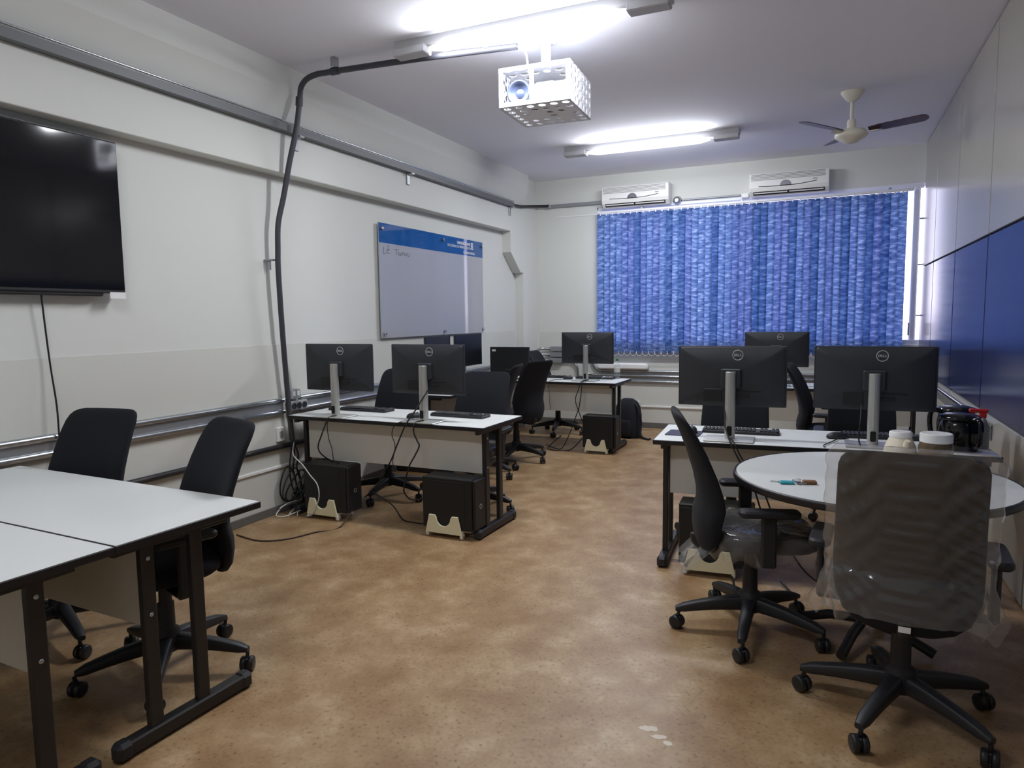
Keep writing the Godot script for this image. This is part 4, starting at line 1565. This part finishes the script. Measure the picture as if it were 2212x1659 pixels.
	for q in [[-0.545, -2.335, 0.028, 0.02], [-0.50, -2.30, 0.03, 0.012], [-0.465, -2.275, 0.022, 0.01]]:
		var poly := PackedVector2Array()
		for k in 14:
			var a := TAU * k / 14
			var rr := 1.0 + 0.3 * sin(k * 0.9 + q[0] * 30) + 0.15 * sin(k * 2.3)
			poly.append(Vector2(q[0] + q[2] * rr * cos(a), -(q[1] + q[3] * rr * sin(a))))
		g.x = Transform3D(Basis(Vector3.RIGHT, -PI / 2), V(0, 0, 0))
		g.prism(poly, 0.0, 0.0008)
	tag(part("paint_splash", g, M["pale_patch"], self), "pale paint splash on the floor in the foreground", "stain")

func cable(label: String, pts: Array, r: float, m: String, group := "loose cables") -> void:
	var g := Geo.new()
	g.tube(curve(pts), r, 6)
	tag(part("cable", g, M[m], self), label, "cable", group)

func cables() -> void:
	cable("black cord hanging from the television down the left wall", [V(-3.735, 1.64, -2.31), V(-3.745, 1.46, -2.324), V(-3.745, 1.241, -2.336), V(-3.728, 1.018, -2.343), V(-3.728, 0.8, -2.343), V(-3.728, 0.6, -2.35)], 0.005, "cable_black")
	cable("thick black cable hanging from the left monitor of the desk by the duct", [V(-3.27, 0.762, -4.06), V(-3.275, 0.758, -3.99), V(-3.29, 0.72, -3.975), V(-3.33, 0.63, -3.97), V(-3.375, 0.54, -3.98), V(-3.36, 0.477, -4.0), V(-3.33, 0.40, -4.1)], 0.005, "cable_black")
	cable("thin black cable hanging straighter from the left monitor of the desk by the duct", [V(-3.26, 0.762, -4.06), V(-3.265, 0.757, -3.99), V(-3.28, 0.70, -3.975), V(-3.265, 0.6, -3.97), V(-3.246, 0.535, -3.975), V(-3.251, 0.44, -4.0), V(-3.25, 0.41, -4.06)], 0.003, "cable_black")
	cable("black cable crossing from the right monitor down the panel of the desk by the duct", [V(-2.5, 0.97, -4.09), V(-2.55, 0.835, -4.0), V(-2.61, 0.738, -3.97), V(-2.675, 0.606, -3.965), V(-2.74, 0.473, -3.965), V(-2.82, 0.385, -3.98), V(-2.95, 0.25, -4.1), V(-3.1, 0.15, -4.15)], 0.005, "cable_black")
	cable("black cable bulging right down the panel under the right monitor stand", [V(-2.52, 0.764, -4.06), V(-2.54, 0.756, -3.985), V(-2.545, 0.70, -3.97), V(-2.52, 0.64, -3.97), V(-2.504, 0.602, -3.97), V(-2.539, 0.536, -3.97), V(-2.59, 0.452, -3.97), V(-2.639, 0.319, -3.98), V(-2.649, 0.253, -4.0), V(-2.598, 0.209, -4.02), V(-2.47, 0.235, -4.05)], 0.0055, "cable_black")
	cable("thin black cable looping over the desk edge left of the right monitor stand", [V(-2.62, 0.76, -4.1), V(-2.66, 0.757, -3.985), V(-2.70, 0.73, -3.97), V(-2.721, 0.668, -3.97), V(-2.698, 0.589, -3.97), V(-2.728, 0.473, -3.98), V(-2.72, 0.40, -4.0)], 0.003, "cable_black")
	cable("dark cable curving over the floor beneath the desk by the duct", [V(-3.05, 0.2, -4.15), V(-2.9, 0.1, -4.2), V(-2.78, 0.012, -4.16), V(-2.68, 0.007, -4.14), V(-2.55, 0.03, -4.1), V(-2.46, 0.12, -4.08)], 0.005, "cable_black")
	cable("brown cord lying across the open floor from the lower left desk to the tower", [V(-3.15, 0.16, -4.17), V(-3.1, 0.008, -3.86), V(-3.184, 0.006, -3.685), V(-3.26, 0.006, -3.50), V(-3.41, 0.006, -3.40), V(-3.65, 0.006, -3.44)], 0.005, "cable_brown")
	cable("black cable bulging left from the far desk monitor to its tower", [V(-2.40, 0.765, -7.25), V(-2.41, 0.757, -7.08), V(-2.43, 0.68, -7.06), V(-2.466, 0.56, -7.06), V(-2.42, 0.412, -7.06), V(-2.395, 0.32, -7.09)], 0.005, "cable_black")
	cable("black cable running from the far desk monitor down to the floor", [V(-2.38, 0.765, -7.25), V(-2.39, 0.757, -7.08), V(-2.395, 0.68, -7.055), V(-2.42, 0.50, -7.05), V(-2.46, 0.38, -7.05), V(-2.52, 0.22, -7.05), V(-2.62, 0.03, -7.06), V(-2.75, 0.006, -7.15), V(-2.9, 0.006, -7.3)], 0.005, "cable_black")
	cable("dark cable looped on the floor under the far desk", [V(-2.40, 0.15, -7.1), V(-2.48, 0.05, -7.06), V(-2.56, 0.006, -7.04), V(-2.72, 0.006, -7.02), V(-2.82, 0.006, -7.15), V(-2.76, 0.1, -7.4)], 0.006, "cable_black")
	cable("thin mouse cable over the edge of the far desk", [V(-2.63, 0.757, -7.40), V(-2.74, 0.757, -7.30), V(-2.77, 0.757, -7.1), V(-2.775, 0.72, -7.06), V(-2.768, 0.6, -7.06), V(-2.76, 0.44, -7.07)], 0.003, "cable_black")
	cable("black cable behind the left monitor stand falling down the right desk's panel", [V(-0.53, 0.95, -4.09), V(-0.52, 0.84, -4.04), V(-0.49, 0.775, -3.98), V(-0.45, 0.70, -3.95), V(-0.417, 0.64, -3.95), V(-0.354, 0.52, -3.95), V(-0.30, 0.35, -3.96), V(-0.25, 0.18, -3.97)], 0.005, "cable_black")
	cable("second black cable beside the first, down the right desk's panel", [V(-0.49, 0.765, -4.05), V(-0.46, 0.757, -3.96), V(-0.43, 0.70, -3.945), V(-0.38, 0.62, -3.945), V(-0.30, 0.5, -3.945), V(-0.22, 0.3, -3.95), V(-0.1, 0.1, -3.96), V(0.0, 0.02, -3.95)], 0.005, "cable_black")
	cable("mouse cable curling off the right desk beside the wrapped chair", [V(0.06, 0.757, -4.28), V(0.02, 0.757, -4.15), V(-0.01, 0.757, -4.05), V(0.0, 0.757, -4.0)], 0.003, "cable_black")
	cable("black cable hanging from the right monitor of the right desk", [V(0.17, 0.97, -4.16), V(0.165, 0.88, -4.1), V(0.16, 0.80, -4.1), V(0.17, 0.757, -4.08)], 0.004, "cable_black")
	cable("black cable looped on the floor under the chair in side view", [V(-0.46, 0.04, -3.93), V(-0.44, 0.006, -3.86), V(-0.40, 0.006, -3.72), V(-0.28, 0.006, -3.66), V(-0.17, 0.006, -3.70), V(-0.14, 0.006, -3.80), V(-0.2, 0.02, -3.92)], 0.006, "cable_black")
	# bundle at the foot of the duct
	var o := thing("cable_bundle", "tangled bundle of dark looped cables at the foot of the duct", "cables")
	for k in 5:
		var pts := []
		var c := V(-3.70, 0.22 - 0.01 * k, -4.03 - 0.03 * k)
		for i in 15:
			var a := TAU * i / 14.0 + k
			pts.append(c + V(0.014 * k - 0.02 + 0.012 * sin(a * 2.0), (0.135 - 0.014 * k) * sin(a), (0.085 + 0.012 * (k % 3)) * cos(a + 0.3 * k)))
		var g := Geo.new()
		g.tube(curve(pts, 4), 0.006, 6)
		part("cable_loop", g, M["cable_black" if k % 2 == 0 else "cable_green"], o)
	for k in 3:
		var g := Geo.new()
		g.tube(curve([V(-3.712, 0.55, -4.085), V(-3.71 + 0.01 * k, 0.44, -4.06 - 0.03 * k), V(-3.70, 0.33, -4.03 - 0.04 * k), V(-3.70, 0.2, -4.05 - 0.05 * k), V(-3.69, 0.06, -4.1 - 0.03 * k)]), 0.006, 6)
		part("cable_drop", g, M["cable_black"], o)
	o = thing("white_cables", "pale cables fanned over the floor at the foot of the duct", "cables")
	var fans := [[V(-3.70, 0.53, -4.09), V(-3.62, 0.46, -3.99), V(-3.50, 0.40, -3.95), V(-3.43, 0.33, -3.945), V(-3.365, 0.27, -3.94), V(-3.35, 0.185, -3.94), V(-3.385, 0.10, -3.945), V(-3.43, 0.035, -3.95), V(-3.50, 0.01, -3.97)], [V(-3.68, 0.07, -4.12), V(-3.72, 0.06, -3.98), V(-3.71, 0.02, -3.88), V(-3.65, 0.008, -3.90), V(-3.60, 0.03, -4.02)], [V(-3.66, 0.05, -4.12), V(-3.66, 0.03, -4.0), V(-3.63, 0.006, -3.92)], [V(-3.64, 0.05, -4.13), V(-3.62, 0.025, -4.02), V(-3.58, 0.006, -3.96)], [V(-3.66, 0.09, -4.1), V(-3.70, 0.08, -4.0), V(-3.71, 0.06, -3.92)]]
	for k in fans.size():
		var g := Geo.new()
		g.tube(curve(fans[k]), 0.0045, 6)
		part("cable", g, M["cable_white"], o)
